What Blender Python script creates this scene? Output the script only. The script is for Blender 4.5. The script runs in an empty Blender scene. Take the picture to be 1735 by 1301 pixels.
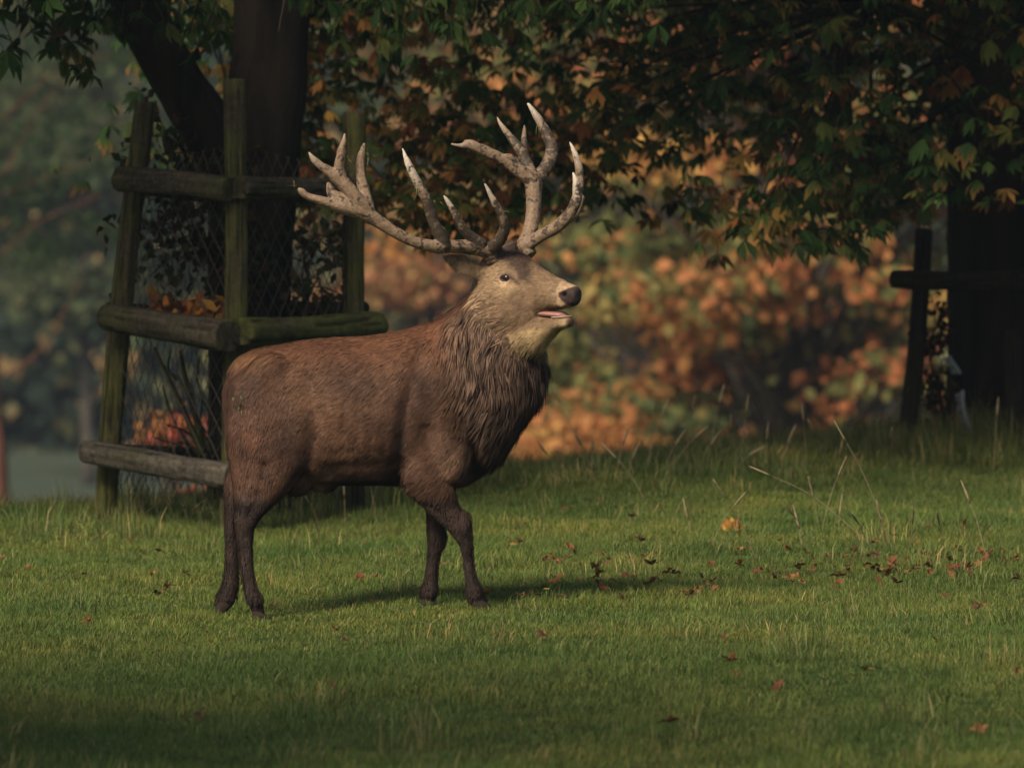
import bpy, bmesh, math, random
import numpy as np
from mathutils import Vector, Matrix, kdtree, noise as mnoise

# ------------------------------------------------------------------ camera, sky, sun, exposure
SC = bpy.context.scene
F, CX, HY, CAMH = 14200.0, 867.5, 0.0, 2.856      # focal length in photo pixels, centre column, horizon row, eye height
SD = 39.0                                          # distance to the stag

cam_data = bpy.data.cameras.new('camera')
cam = bpy.data.objects.new('camera', cam_data)
SC.collection.objects.link(cam)
cam.location = (0, 0, CAMH)
cam.rotation_euler = (math.radians(90), 0, 0)
cam_data.sensor_fit = 'HORIZONTAL'
cam_data.sensor_width = 36.0
cam_data.lens = 36.0 * F / 1735.0
cam_data.shift_y = -(650.5 - HY) / 1735.0
cam_data.clip_start = 0.5
cam_data.clip_end = 3000
cam_data.dof.use_dof = True
cam_data.dof.focus_distance = SD - 0.15
cam_data.dof.aperture_fstop = 4.1
SC.camera = cam

SUN_AZ, SUN_EL = math.radians(212), math.radians(42)   # azimuth clockwise from +Y: behind the camera, to its left
sun_dir = Vector((math.sin(SUN_AZ) * math.cos(SUN_EL), math.cos(SUN_AZ) * math.cos(SUN_EL), math.sin(SUN_EL)))
world = bpy.data.worlds.new('World')
SC.world = world
world.use_nodes = True
wn = world.node_tree
wn.nodes.clear()
w_out = wn.nodes.new('ShaderNodeOutputWorld')
w_bg = wn.nodes.new('ShaderNodeBackground')
w_sky = wn.nodes.new('ShaderNodeTexSky')
w_sky.sky_type = 'NISHITA'
w_sky.sun_disc = False
w_sky.sun_elevation = SUN_EL
w_sky.sun_rotation = SUN_AZ
w_sky.air_density = 1.0
w_sky.dust_density = 3.0
w_bg.inputs['Strength'].default_value = 0.06
wn.links.new(w_sky.outputs[0], w_bg.inputs['Color'])
wn.links.new(w_bg.outputs[0], w_out.inputs['Surface'])

sun_data = bpy.data.lights.new('sun', 'SUN')
sun_data.energy = 4.3
sun_data.angle = math.radians(18)
sun_data.color = (1.0, 0.86, 0.66)
sun = bpy.data.objects.new('sun', sun_data)
SC.collection.objects.link(sun)
sun.location = (-20, -10, 30)
sun.rotation_euler = sun_dir.to_track_quat('Z', 'Y').to_euler()

SC.view_settings.view_transform = 'Standard'
SC.view_settings.look = 'None'
SC.view_settings.gamma = 1.0
SC.view_settings.exposure = 0.42
SC.view_settings.use_curve_mapping = False
SC.render.engine = 'CYCLES'
SC.cycles.use_denoising = True
SC.cycles.max_bounces = 6
SC.cycles.diffuse_bounces = 3
SC.cycles.transparent_max_bounces = 8
SC.cycles.volume_bounces = 0

# ------------------------------------------------------------------ helpers
rng = np.random.default_rng(7)
random.seed(7)

def P(px, py, Y):
    """photo pixel + distance -> world point"""
    return np.array([(px - CX) * Y / F, Y, CAMH - (py - HY) * Y / F])

def sst(t):
    t = np.clip(t, 0, 1)
    return t * t * (3 - 2 * t)

def link(o, parent=None):
    SC.collection.objects.link(o)
    if parent is not None:
        o.parent = parent
    return o

def empty(name, loc=(0, 0, 0), label=None, cat=None, group=None, rz=0.0):
    o = bpy.data.objects.new(name, None)
    o.location = loc
    o.rotation_euler = (0, 0, rz)
    o.empty_display_size = 0.2
    SC.collection.objects.link(o)
    return tag(o, label, cat, group)

def tag(o, label=None, cat=None, group=None, kind=None):
    if label: o['label'] = label
    if cat: o['category'] = cat
    if group: o['group'] = group
    if kind: o['kind'] = kind
    return o

def mesh_np(name, verts, faces, col=None, smooth=True):
    """fast mesh from numpy arrays; faces (M,3) or (M,4) or a list of both kinds"""
    me = bpy.data.meshes.new(name)
    verts = np.asarray(verts, dtype=np.float32).reshape(-1, 3)
    fl = faces if isinstance(faces, list) else [faces]
    fl = [np.asarray(f, dtype=np.int32) for f in fl if len(f)]
    me.vertices.add(len(verts))
    me.vertices.foreach_set('co', verts.ravel())
    nl = sum(f.size for f in fl)
    nf = sum(len(f) for f in fl)
    me.loops.add(nl)
    me.loops.foreach_set('vertex_index', np.concatenate([f.ravel() for f in fl]))
    me.polygons.add(nf)
    tot = np.concatenate([np.full(len(f), f.shape[1], np.int32) for f in fl])
    st = np.concatenate([[0], np.cumsum(tot)[:-1]]).astype(np.int32)
    me.polygons.foreach_set('loop_start', st)
    if smooth:
        me.polygons.foreach_set('use_smooth', np.ones(nf, dtype=bool))
    me.update(calc_edges=True)
    me.validate()
    if col is not None:
        a = me.attributes.new('col', 'FLOAT_COLOR', 'POINT')
        c = np.ones((len(verts), 4), np.float32)
        c[:, :3] = col
        a.data.foreach_set('color', c.ravel())
    return me

def obj(name, me, mat=None, parent=None):
    o = bpy.data.objects.new(name, me)
    if mat is not None and len(me.materials) == 0:
        me.materials.append(mat)
    return link(o, parent)

class Acc:
    """collects pieces of one mesh"""
    def __init__(s):
        s.v, s.q, s.t, s.c, s.n = [], [], [], [], 0
    def add(s, v, quads=None, tris=None, col=None):
        v = np.asarray(v, float).reshape(-1, 3)
        if quads is not None and len(quads): s.q.append(np.asarray(quads) + s.n)
        if tris is not None and len(tris): s.t.append(np.asarray(tris) + s.n)
        if col is not None:
            c = np.asarray(col, float)
            s.c.append(np.broadcast_to(c, (len(v), 3)))
        s.v.append(v); s.n += len(v)
    def mesh(s, name, smooth=True):
        fl = []
        if s.q: fl.append(np.concatenate(s.q))
        if s.t: fl.append(np.concatenate(s.t))
        return mesh_np(name, np.concatenate(s.v), fl, np.concatenate(s.c) if s.c else None, smooth)

def rings_to_tube(rings, cap=True):
    """rings: (K,N,3)"""
    rings = np.asarray(rings, float)
    K, N = rings.shape[:2]
    v = rings.reshape(-1, 3)
    i = np.arange(K - 1)[:, None] * N
    j = np.arange(N)[None]
    j2 = (j + 1) % N
    q = np.stack([i + j, i + j2, i + N + j2, i + N + j], -1).reshape(-1, 4)
    t = []
    if cap:
        v = np.concatenate([v, rings[0].mean(0)[None], rings[-1].mean(0)[None]])
        a, b = K * N, K * N + 1
        t = np.concatenate([np.stack([np.full(N, a), j2[0], j[0]], -1),
                            np.stack([np.full(N, b), (K - 1) * N + j[0], (K - 1) * N + j2[0]], -1)])
    return v, q, t

def catmull(pts, n):
    """smooth resample of rows of pts (any number of columns), n samples per span"""
    p = np.asarray(pts, float)
    p = np.concatenate([[2 * p[0] - p[1]], p, [2 * p[-1] - p[-2]]])
    out = []
    for k in range(1, len(p) - 2):
        for u in np.arange(n) / n:
            a, b, c, d = p[k - 1], p[k], p[k + 1], p[k + 2]
            out.append(0.5 * ((2 * b) + (c - a) * u + (2 * a - 5 * b + 4 * c - d) * u ** 2 + (3 * b - a - 3 * c + d) * u ** 3))
    out.append(p[-2])
    return np.array(out)

def tube(path, rad, n=8, rough=0.0, seed=0, squash=None):
    """tube along a path (K,3) with radii (K,)"""
    path = np.asarray(path, float); K = len(path)
    rad = np.broadcast_to(np.asarray(rad, float), (K,))
    tan = np.gradient(path, axis=0)
    tan /= np.linalg.norm(tan, axis=1)[:, None] + 1e-9
    ref = np.array([0.31, 0.22, 0.92]) if abs(tan[:, 2]).mean() < 0.8 else np.array([0.9, 0.3, 0.1])
    u = np.cross(tan, ref); u /= np.linalg.norm(u, axis=1)[:, None] + 1e-9
    w = np.cross(tan, u)
    a = np.arange(n) / n * 2 * np.pi
    r = rad[:, None] * np.ones((K, n))
    if rough:
        g = np.random.default_rng(seed)
        r = r * (1 + rough * g.normal(0, 1, (K, 1)) * 0.4 + rough * g.normal(0, 1, (1, n)))
    rings = path[:, None] + r[..., None] * (np.cos(a)[None, :, None] * u[:, None] + np.sin(a)[None, :, None] * w[:, None])
    return rings_to_tube(rings)

def wob(p, s, seed=0):
    """cheap smooth vector noise for arrays of points, amplitude about 1"""
    g = np.random.default_rng(seed)
    out = np.zeros((len(p), 3))
    for o in range(5):
        k = g.normal(0, 1, (3, 3)) * s * (0.6 + 0.5 * o)
        out += np.sin(p @ k + g.uniform(0, 6.28, 3)) / (1 + 0.35 * o)
    return out / 2.2

def pnoise(p, freq, off=0.0):
    """gradient noise at points, about -1..1"""
    nz = mnoise.noise
    q = np.asarray(p, float) * freq + off
    return np.array([nz(a) for a in q.tolist()]) * 1.5

def vnoise(p, freq, off=0.0):
    nv = mnoise.noise_vector
    q = np.asarray(p, float) * freq + off
    return np.array([nv(a)[:] for a in q.tolist()]) * 1.4

# ------------------------------------------------------------------ materials
def new_mat(name):
    m = bpy.data.materials.new(name)
    m.use_nodes = True
    nt = m.node_tree
    b = nt.nodes['Principled BSDF']
    return m, nt, b

def ramp(nt, fac, stops):
    r = nt.nodes.new('ShaderNodeValToRGB')
    while len(r.color_ramp.elements) < len(stops):
        r.color_ramp.elements.new(0.5)
    for e, (p, c) in zip(r.color_ramp.elements, stops):
        e.position = p
        e.color = (*c, 1)
    nt.links.new(fac, r.inputs[0])
    return r.outputs[0]

def noise_tex(nt, scale, detail=4, rough=0.55, coord='Object', dist=0.0, vec_scale=None):
    tc = nt.nodes.new('ShaderNodeTexCoord')
    n = nt.nodes.new('ShaderNodeTexNoise')
    n.inputs['Scale'].default_value = scale
    n.inputs['Detail'].default_value = detail
    n.inputs['Roughness'].default_value = rough
    n.inputs['Distortion'].default_value = dist
    if coord == 'World':
        g = nt.nodes.new('ShaderNodeNewGeometry')
        src = g.outputs['Position']
    else:
        src = tc.outputs[coord]
    if vec_scale:
        mp = nt.nodes.new('ShaderNodeMapping')
        mp.inputs['Scale'].default_value = vec_scale
        nt.links.new(src, mp.inputs[0])
        src = mp.outputs[0]
    nt.links.new(src, n.inputs['Vector'])
    return n.outputs['Fac']

def mix(nt, fac, a, b, mode='MIX'):
    m = nt.nodes.new('ShaderNodeMix')
    m.data_type = 'RGBA'
    m.blend_type = mode
    for s, val in ((0, fac), (6, a), (7, b)):
        if isinstance(val, (int, float)):
            m.inputs[s].default_value = val
        elif isinstance(val, tuple):
            m.inputs[s].default_value = (*val, 1)
        else:
            nt.links.new(val, m.inputs[s])
    return m.outputs[2]

def bump(nt, b, height, strength=0.4, dist=0.01):
    n = nt.nodes.new('ShaderNodeBump')
    n.inputs['Strength'].default_value = strength
    n.inputs['Distance'].default_value = dist
    nt.links.new(height, n.inputs['Height'])
    nt.links.new(n.outputs[0], b.inputs['Normal'])

def attr_mat(name, rough=0.8, spec=0.2, trans=0.0, noise=0.0, nscale=40, sheen=0.0, bmp=0.0):
    """colour from the mesh's 'col' attribute, with a little grain; trans = light passing through thin leaves"""
    m, nt, b = new_mat(name)
    at = nt.nodes.new('ShaderNodeAttribute'); at.attribute_name = 'col'
    c = at.outputs['Color']
    if noise:
        f = noise_tex(nt, nscale, 3)
        g = ramp(nt, f, [(0.3, (1 - noise,) * 3), (0.7, (1 + noise,) * 3)])
        c = mix(nt, 1.0, c, g, 'MULTIPLY')
        if bmp: bump(nt, b, f, bmp, 0.004)
    nt.links.new(c, b.inputs['Base Color'])
    b.inputs['Roughness'].default_value = rough
    b.inputs['Specular IOR Level'].default_value = spec
    if sheen:
        b.inputs['Sheen Weight'].default_value = sheen
    if trans:
        t = nt.nodes.new('ShaderNodeBsdfTranslucent')
        nt.links.new(c, t.inputs['Color'])
        ms = nt.nodes.new('ShaderNodeMixShader')
        ms.inputs[0].default_value = trans
        nt.links.new(b.outputs[0], ms.inputs[1])
        nt.links.new(t.outputs[0], ms.inputs[2])
        nt.links.new(ms.outputs[0], nt.nodes['Material Output'].inputs['Surface'])
    return m
# ------------------------------------------------------------------ ground
M = {}
def crest(x):
    return np.clip(50.2 + 1.2 * x, 46.4, 53.8)

def gz(x, y):
    x = np.asarray(x, float); y = np.asarray(y, float)
    z = 0.05 * sst((x + 1.3) / 1.1)
    near = sst((130 - y) / 60) * (1 - .9 * np.exp(-(((x + .75) / 1.6) ** 2 + ((y - 39) / 2.2) ** 2)))
    z = z + near * (.018 * np.sin(x * 1.3 + y * .55) + .016 * np.sin(x * .7 - y * .9 + 1.3) + .012 * np.sin(x * 2.9 + y * 1.7 + .4))
    z = z - .026 * np.exp(-(((x + .95) / .9) ** 2 + ((y - 39) / 2.5) ** 2))
    c = crest(x)
    z = z + .05 * np.exp(-((y - c + 2) / 2.5) ** 2) * sst((x + .5) / 2)        # tussocky bank before the edge
    z = z - 9 * sst((y - c + 2) / 55) + 1.25 * sst((18 - y) / 18)
    z = z + 95 * sst((y - 235) / 620) + 4 * np.sin(x * .021 + 1) * sst((y - 240) / 200)
    return z

def depth_at(px, py, lift=0.0):
    """distance at which the ray through a photo pixel meets the ground"""
    Y = 30.0
    for _ in range(60):
        x = (px - CX) * Y / F
        Y2 = F * (CAMH - float(gz(x, Y)) - lift) / max(py - HY, 5)
        Y = .5 * Y + .5 * min(Y2, 60)
    return Y

def build_ground():
    ys = np.concatenate([np.linspace(-80, 20, 20), np.linspace(20.5, 70, 210), np.geomspace(71, 2400, 110)])
    us = np.linspace(-1, 1, 141); us = np.sign(us) * np.abs(us) ** 1.7
    X = us[None] * (40 + np.clip(ys, 0, None) * .55)[:, None]
    Y = np.repeat(ys[:, None], len(us), 1)
    Z = gz(X, Y)
    K, N = X.shape
    v = np.stack([X, Y, Z], -1).reshape(-1, 3)
    i = np.arange(K - 1)[:, None] * N + np.arange(N - 1)[None]
    q = np.stack([i, i + 1, i + N + 1, i + N], -1).reshape(-1, 4)
    m, nt, b = new_mat('turf_ground')
    f1 = noise_tex(nt, .35, 5, coord='World')
    f2 = noise_tex(nt, 9, 5, coord='World')
    c1 = ramp(nt, f1, [(.35, (.030, .060, .013)), (.55, (.045, .078, .018)), (.7, (.075, .085, .026))])
    c2 = ramp(nt, f2, [(.35, (.55, .5, .45)), (.65, (1.15, 1.1, 1.0))])
    cnear = mix(nt, 1, c1, c2, 'MULTIPLY')
    ge = nt.nodes.new('ShaderNodeNewGeometry'); sx = nt.nodes.new('ShaderNodeSeparateXYZ'); mr = nt.nodes.new('ShaderNodeMapRange')
    nt.links.new(ge.outputs['Position'], sx.inputs[0]); nt.links.new(sx.outputs['Y'], mr.inputs['Value'])
    mr.inputs['From Min'].default_value = 90; mr.inputs['From Max'].default_value = 130
    f5 = noise_tex(nt, .05, 4, coord='World')                       # valley pasture greyed with distance, haze put into its colour
    cfar = ramp(nt, f5, [(.35, (.050, .066, .046)), (.65, (.085, .090, .060))])
    nt.links.new(mix(nt, mr.outputs['Result'], cnear, cfar), b.inputs['Base Color'])
    b.inputs['Roughness'].default_value = .95
    b.inputs['Specular IOR Level'].default_value = .1
    bump(nt, b, f2, .6, .03)
    o = obj('ground', mesh_np('ground', v, q), m)
    tag(o, kind='structure')
build_ground()

# ------------------------------------------------------------------ grass (uncountable: one object, clumps scattered by geometry nodes)
def blade_clump(name, n, rad, h0, h1, w, seed, lean, dry=0.0):
    g = np.random.default_rng(seed)
    th = g.uniform(0, 2 * np.pi, n); r = rad * np.sqrt(g.random(n))
    base = np.stack([r * np.cos(th), r * np.sin(th), np.full(n, -.012)], 1)
    H = g.uniform(h0, h1, n) * (1 - .35 * r / rad)
    dth = g.uniform(0, 2 * np.pi, n)
    d = np.stack([np.cos(dth), np.sin(dth), np.zeros(n)], 1)
    ln = g.uniform(.2, 1.0, n) * lean
    side = np.stack([-np.sin(dth + g.normal(0, .6, n)), np.cos(dth), np.zeros(n)], 1)
    ww = (w * g.uniform(.6, 1.25, n))[:, None]
    up = np.array([0, 0, 1.0])
    p1 = base + up * (H * .5)[:, None] + d * (H * ln * .25)[:, None]
    p2 = base + up * (H * (1 - .25 * ln))[:, None] + d * (H * ln * .9)[:, None]
    v = np.stack([base - side * ww, base + side * ww, p1 - side * ww * .85, p1 + side * ww * .85, p2], 1).reshape(-1, 3)
    k = np.arange(n)[:, None] * 5
    q = k + np.array([[0, 1, 3, 2]]); t = k + np.array([[2, 3, 4]])
    pal = np.array([(.098, .152, .030), (.114, .172, .034), (.142, .188, .040), (.084, .136, .030), (.195, .205, .060)])
    c = pal[g.integers(0, len(pal), n)] * g.uniform(.75, 1.25, (n, 1))
    dr = g.random(n) < dry
    c[dr] = np.array([(.34, .28, .12)]) * g.uniform(.6, 1.2, (dr.sum(), 1))
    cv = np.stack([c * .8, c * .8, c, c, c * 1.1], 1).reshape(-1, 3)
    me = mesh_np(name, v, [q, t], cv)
    return me

m = attr_mat('grass_blades', .55, .25, trans=.28)
nt = m.node_tree
b = nt.nodes['Principled BSDF']
src = b.inputs['Base Color'].links[0].from_socket
f = noise_tex(nt, .55, 4, coord='World')
f2 = noise_tex(nt, 2.6, 3, coord='World')
oi = nt.nodes.new('ShaderNodeObjectInfo')
tint = ramp(nt, f, [(.34, (.70, .84, .78)), (.5, (1.0, 1.0, 1.0)), (.68, (1.32, 1.12, 1.05))])
tint2 = ramp(nt, f2, [(.3, (.72, .80, .78)), (.5, (1, 1, 1)), (.72, (1.22, 1.15, 1.1))])
tint3 = ramp(nt, oi.outputs['Random'], [(0, (.75, .82, .8)), (.6, (1.05, 1.03, 1)), (1, (1.22, 1.14, 1.08))])
cc = mix(nt, 1, mix(nt, 1, mix(nt, 1, src, tint, 'MULTIPLY'), tint2, 'MULTIPLY'), tint3, 'MULTIPLY')
nt.links.new(cc, b.inputs['Base Color'])
nt.links.new(cc, [n for n in nt.nodes if n.type == 'BSDF_TRANSLUCENT'][0].inputs['Color'])
M['grass'] = m

def scatter(name, pts, rot, scl, idx, protos, label, cat, mat):
    col = bpy.data.collections.new(name + '_source')
    for k, me in enumerate(protos):
        if not me.materials: me.materials.append(mat)
        col.objects.link(bpy.data.objects.new('%s_clump_%02d' % (name, k), me))
    me = bpy.data.meshes.new(name)
    me.vertices.add(len(pts)); me.vertices.foreach_set('co', np.asarray(pts, np.float32).ravel())
    a = me.attributes.new('rot', 'FLOAT_VECTOR', 'POINT'); a.data.foreach_set('vector', np.asarray(rot, np.float32).ravel())
    a = me.attributes.new('scl', 'FLOAT_VECTOR', 'POINT'); a.data.foreach_set('vector', np.asarray(scl, np.float32).ravel())
    a = me.attributes.new('idx', 'INT', 'POINT'); a.data.foreach_set('value', np.asarray(idx, np.int32))
    me.materials.append(mat)
    o = obj(name, me)
    ng = bpy.data.node_groups.new(name + '_scatter', 'GeometryNodeTree')
    ng.interface.new_socket('Geometry', in_out='INPUT', socket_type='NodeSocketGeometry')
    ng.interface.new_socket('Geometry', in_out='OUTPUT', socket_type='NodeSocketGeometry')
    gi = ng.nodes.new('NodeGroupInput'); go = ng.nodes.new('NodeGroupOutput')
    ip = ng.nodes.new('GeometryNodeInstanceOnPoints')
    ci = ng.nodes.new('GeometryNodeCollectionInfo')
    ci.inputs['Collection'].default_value = col
    ci.inputs['Separate Children'].default_value = True
    ci.inputs['Reset Children'].default_value = True
    def na(t, nm):
        n = ng.nodes.new('GeometryNodeInputNamedAttribute'); n.data_type = t; n.inputs['Name'].default_value = nm
        return [s for s in n.outputs if s.enabled and s.name == 'Attribute'][0]
    L = ng.links
    L.new(gi.outputs[0], ip.inputs['Points']); L.new(ci.outputs[0], ip.inputs['Instance'])
    ip.inputs['Pick Instance'].default_value = True
    L.new(na('INT', 'idx'), ip.inputs['Instance Index'])
    er = ng.nodes.new('FunctionNodeEulerToRotation')
    L.new(na('FLOAT_VECTOR', 'rot'), er.inputs[0]); L.new(er.outputs[0], ip.inputs['Rotation'])
    L.new(na('FLOAT_VECTOR', 'scl'), ip.inputs['Scale'])
    L.new(ip.outputs[0], go.inputs[0])
    o.modifiers.new('scatter', 'NODES').node_group = ng
    return tag(o, label, cat, kind='stuff')

def build_grass():
    g = np.random.default_rng(17)
    turf = [blade_clump('turf_clump', 150, .15, .022, .062, .0012, 100 + k, .9, .05) for k in range(8)]
    lush = [blade_clump('lush_clump', 140, .13, .040, .090, .0014, 120 + k, 1.1, .02) for k in range(4)]
    rough = [blade_clump('rough_clump', 80, .14, .06, .18, .0018, 140 + k, 1.1, .22) for k in range(5)]
    N = 30000
    Y = np.sqrt(g.uniform(24 ** 2, 60 ** 2, N)); X = g.uniform(-1, 1, N) * (Y * .0611 + 1.3)
    c = crest(X)
    keep = Y < c + 6
    X, Y, c = X[keep], Y[keep], c[keep]
    n = len(X)
    lushn = np.sin(X * 1.9 + Y * .8) + np.sin(X * .8 - Y * 1.3 + 2) + np.sin(X * 3.1 + Y * .31 + 1)
    idx = g.integers(0, 8, n)
    lu = lushn + g.normal(0, .8, n) > 1.5
    idx[lu] = 8 + g.integers(0, 4, lu.sum())
    edge = np.clip((Y - c + 5) / 5, 0, 1)
    right = sst((X + .2) / 1.6)
    pr = edge ** 1.5 * (.12 + .50 * right) + .012
    ro = g.random(n) < pr
    idx[ro] = 12 + g.integers(0, 5, ro.sum())
    s = g.uniform(.75, 1.3, n)
    tuft = np.sin(X * 5.3 + Y * 2.1) * np.sin(X * 2.3 - Y * 3.7 + 1) + .7 * np.sin(X * 9.1 + 2) * np.sin(Y * 4.9)
    sc = np.stack([s, s, s * g.uniform(.6, 1.3, n) * (1 + .35 * tuft)], 1)
    sc[:, 2] *= 1 - .42 * np.exp(-(((X + .75) / 1.5) ** 2 + ((Y - 38.4) / 1.6) ** 2))      # cropped short where the deer walk
    # grass stands longer round the posts where nothing grazes it
    for gx, gy, r in ((-1.6, 46.2, 1.0), (3.0, 51.5, 1.0)):
        w = np.exp(-(((X - gx) / r) ** 2 + ((Y - gy) / (r * 1.3)) ** 2))
        sc[:, 2] *= 1 + .9 * w
    rot = np.stack([g.normal(0, .08, n), g.normal(0, .08, n), g.uniform(0, 6.28, n)], 1)
    pts = np.stack([X, Y, gz(X, Y)], 1)
    scatter('grass', pts, rot, sc, idx, turf + lush + rough, 'short green grazed grass with yellowish patches covering the field', 'grass', M['grass'])
build_grass()
# ------------------------------------------------------------------ trees
def bark_mat(name, dark, light, green=None, scale=6, vec=(1, 1, .18)):
    m, nt, b = new_mat(name)
    f = noise_tex(nt, scale, 6, .65, coord='World', dist=.6, vec_scale=vec)
    c = ramp(nt, f, [(.35, dark), (.62, light)])
    if green:
        f2 = noise_tex(nt, 2.2, 4, coord='World')
        c = mix(nt, ramp(nt, f2, [(.42, (0, 0, 0)), (.62, (1, 1, 1))]), c, green)
    nt.links.new(c, b.inputs['Base Color'])
    b.inputs['Roughness'].default_value = .92
    b.inputs['Specular IOR Level'].default_value = .15
    bump(nt, b, f, .8, .03)
    return m
M['bark'] = bark_mat('chestnut_bark', (.010, .008, .006), (.030, .023, .017))
M['bark_grey'] = bark_mat('grey_bark', (.035, .03, .026), (.10, .085, .07))
M['bark_red'] = bark_mat('pine_bark', (.06, .032, .022), (.16, .065, .04))
M['leaf'] = attr_mat('leaf', .7, .12, trans=.42)
M['leaf_dry'] = attr_mat('dry_leaf', .75, .15, trans=.15, noise=.2, nscale=60)

def leaflet_strip(base, d, side, nrm, L, w, col_a, col_b, acc, curl=.25):
    """one folded, drooping leaflet per row (all arrays): base, half, tip"""
    n = len(base)
    L = np.broadcast_to(L, (n,))[:, None]; w = np.broadcast_to(w, (n,))[:, None]
    m1 = base + d * L * .6 - nrm * L * curl * .12
    tip = base + d * L - nrm * L * curl * .55
    q1 = base + d * L * .26
    v = np.stack([base, q1 + side * w * .45 + nrm * w * .12, q1 - side * w * .45 + nrm * w * .12,
                  m1 + side * w + nrm * w * .25, m1 - side * w + nrm * w * .25, tip, m1], 1).reshape(-1, 3)
    k = np.arange(n)[:, None] * 7
    t = np.concatenate([k + np.array([[0, 1, 6]]), k + np.array([[0, 6, 2]]), k + np.array([[1, 3, 6]]), k + np.array([[6, 4, 2]]), k + np.array([[3, 5, 6]]), k + np.array([[6, 5, 4]])])
    c = np.stack([col_a, col_a, col_a, (col_a + col_b) / 2, (col_a + col_b) / 2, col_b, col_a], 1).reshape(-1, 3)
    acc.add(v, tris=t, col=c)

def palm_leaves(acc, pos, size, seed, pal, brown=.35, droop=.55, nl=6):
    """hand-shaped chestnut leaves at pos"""
    g = np.random.default_rng(seed)
    n = len(pos)
    nrm = np.stack([g.normal(0, .45, n), g.normal(0, .45, n) - .25, np.ones(n)], 1)
    nrm /= np.linalg.norm(nrm, axis=1)[:, None]
    a0 = g.uniform(0, 6.28, n)
    u = np.cross(nrm, np.tile([0.2, 1, 0.1], (n, 1))); u /= np.linalg.norm(u, axis=1)[:, None]
    w_ = np.cross(nrm, u)
    pal = np.array(pal)
    base_c = pal[g.integers(0, len(pal), n)] * g.uniform(.7, 1.35, (n, 1))
    br = np.array([(.30, .11, .04), (.38, .17, .05), (.22, .08, .035), (.44, .25, .07)])
    isb = g.random(n) < brown
    tipc = np.where(isb[:, None], br[g.integers(0, 4, n)], base_c * 1.1)
    allb = g.random(n) < brown * .30
    base_c = np.where(allb[:, None], tipc * .8, base_c)
    dr = g.uniform(.3, 2.0, n) * droop
    szv = g.uniform(.65, 1.25, n)
    for j in range(nl):
        a = a0 + (j - (nl - 1) / 2) * (4.4 / nl) + g.normal(0, .1, n)
        d = np.cos(a)[:, None] * u + np.sin(a)[:, None] * w_
        d = d + np.array([0, 0, -1.0]) * (dr)[:, None]
        d /= np.linalg.norm(d, axis=1)[:, None]
        side = np.cross(nrm, d); side /= np.linalg.norm(side, axis=1)[:, None] + 1e-9
        nn = np.cross(d, side)
        Lf = size * szv * (1 - .16 * abs(j - (nl - 1) / 2)) * g.uniform(.8, 1.15, n)
        leaflet_strip(pos, d, side, nn, Lf, Lf * .155, base_c * g.uniform(.8, 1.2, (n, 1)), tipc, acc, curl=.25 + .5 * g.random())

def kite_leaves(acc, pos, size, seed, pal, jit=.3, up=.5, flat=.35):
    """simple leaves or leaf sprays for trees farther off"""
    g = np.random.default_rng(seed)
    n = len(pos)
    nrm = g.normal(0, 1, (n, 3)) * np.array([1, 1, .7]) + np.array([0, -.3, up]); nrm /= np.linalg.norm(nrm, axis=1)[:, None]
    d = np.cross(nrm, g.normal(0, 1, (n, 3))); d[:, 2] -= .25; d /= np.linalg.norm(d, axis=1)[:, None]
    side = np.cross(nrm, d); side /= np.linalg.norm(side, axis=1)[:, None]
    L = (size * g.uniform(.6, 1.3, n))[:, None]
    pal = np.array(pal)
    c = pal[g.integers(0, len(pal), n)] if pal.ndim == 2 else pal
    c = c * g.uniform(1 - jit, 1 + jit, (n, 1))
    v = np.stack([pos, pos + d * L * .5 + side * L * flat + nrm * L * .06, pos + d * L - nrm * L * .12, pos + d * L * .5 - side * L * flat + nrm * L * .06], 1).reshape(-1, 3)
    k = np.arange(n)[:, None] * 4
    t = np.concatenate([k + np.array([[0, 1, 2]]), k + np.array([[0, 2, 3]])])
    acc.add(v, tris=t, col=np.repeat(c, 4, 0))

def limb_path(a, b, seed, sag=.1, n=5, wig=.12):
    g = np.random.default_rng(seed)
    a, b = np.array(a), np.array(b)
    L = np.linalg.norm(b - a)
    pts = [a + (b - a) * u + g.normal(0, wig * L * .25, 3) * math.sin(math.pi * u) + np.array([0, 0, sag * L * math.sin(math.pi * u)]) for u in np.linspace(0, 1, n)]
    return catmull(pts, 4)

def to_local(me, loc):
    me.transform(Matrix.Translation(-Vector(loc)))
    return me

GREEN = [(.022, .050, .012), (.030, .062, .015), (.018, .040, .011), (.040, .068, .016), (.060, .075, .018)]
AUTUMN = [(.022, .050, .012), (.040, .062, .016), (.09, .085, .02), (.20, .095, .028), (.26, .15, .035), (.15, .055, .022)]

def leaf_spots(clusters, per, sd, seed, zmin, zfun=None):
    g = np.random.default_rng(seed)
    p = np.repeat(clusters, per, 0) + g.normal(0, 1, (len(clusters) * per, 3)) * np.array(sd)
    z0 = zmin if zfun is None else zfun(p[:, 0], p[:, 1])
    low = p[:, 2] < z0
    p[low, 2] = (z0 if np.isscalar(z0) else z0[low]) + np.abs(g.normal(0, .17, low.sum()))
    return p

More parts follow.
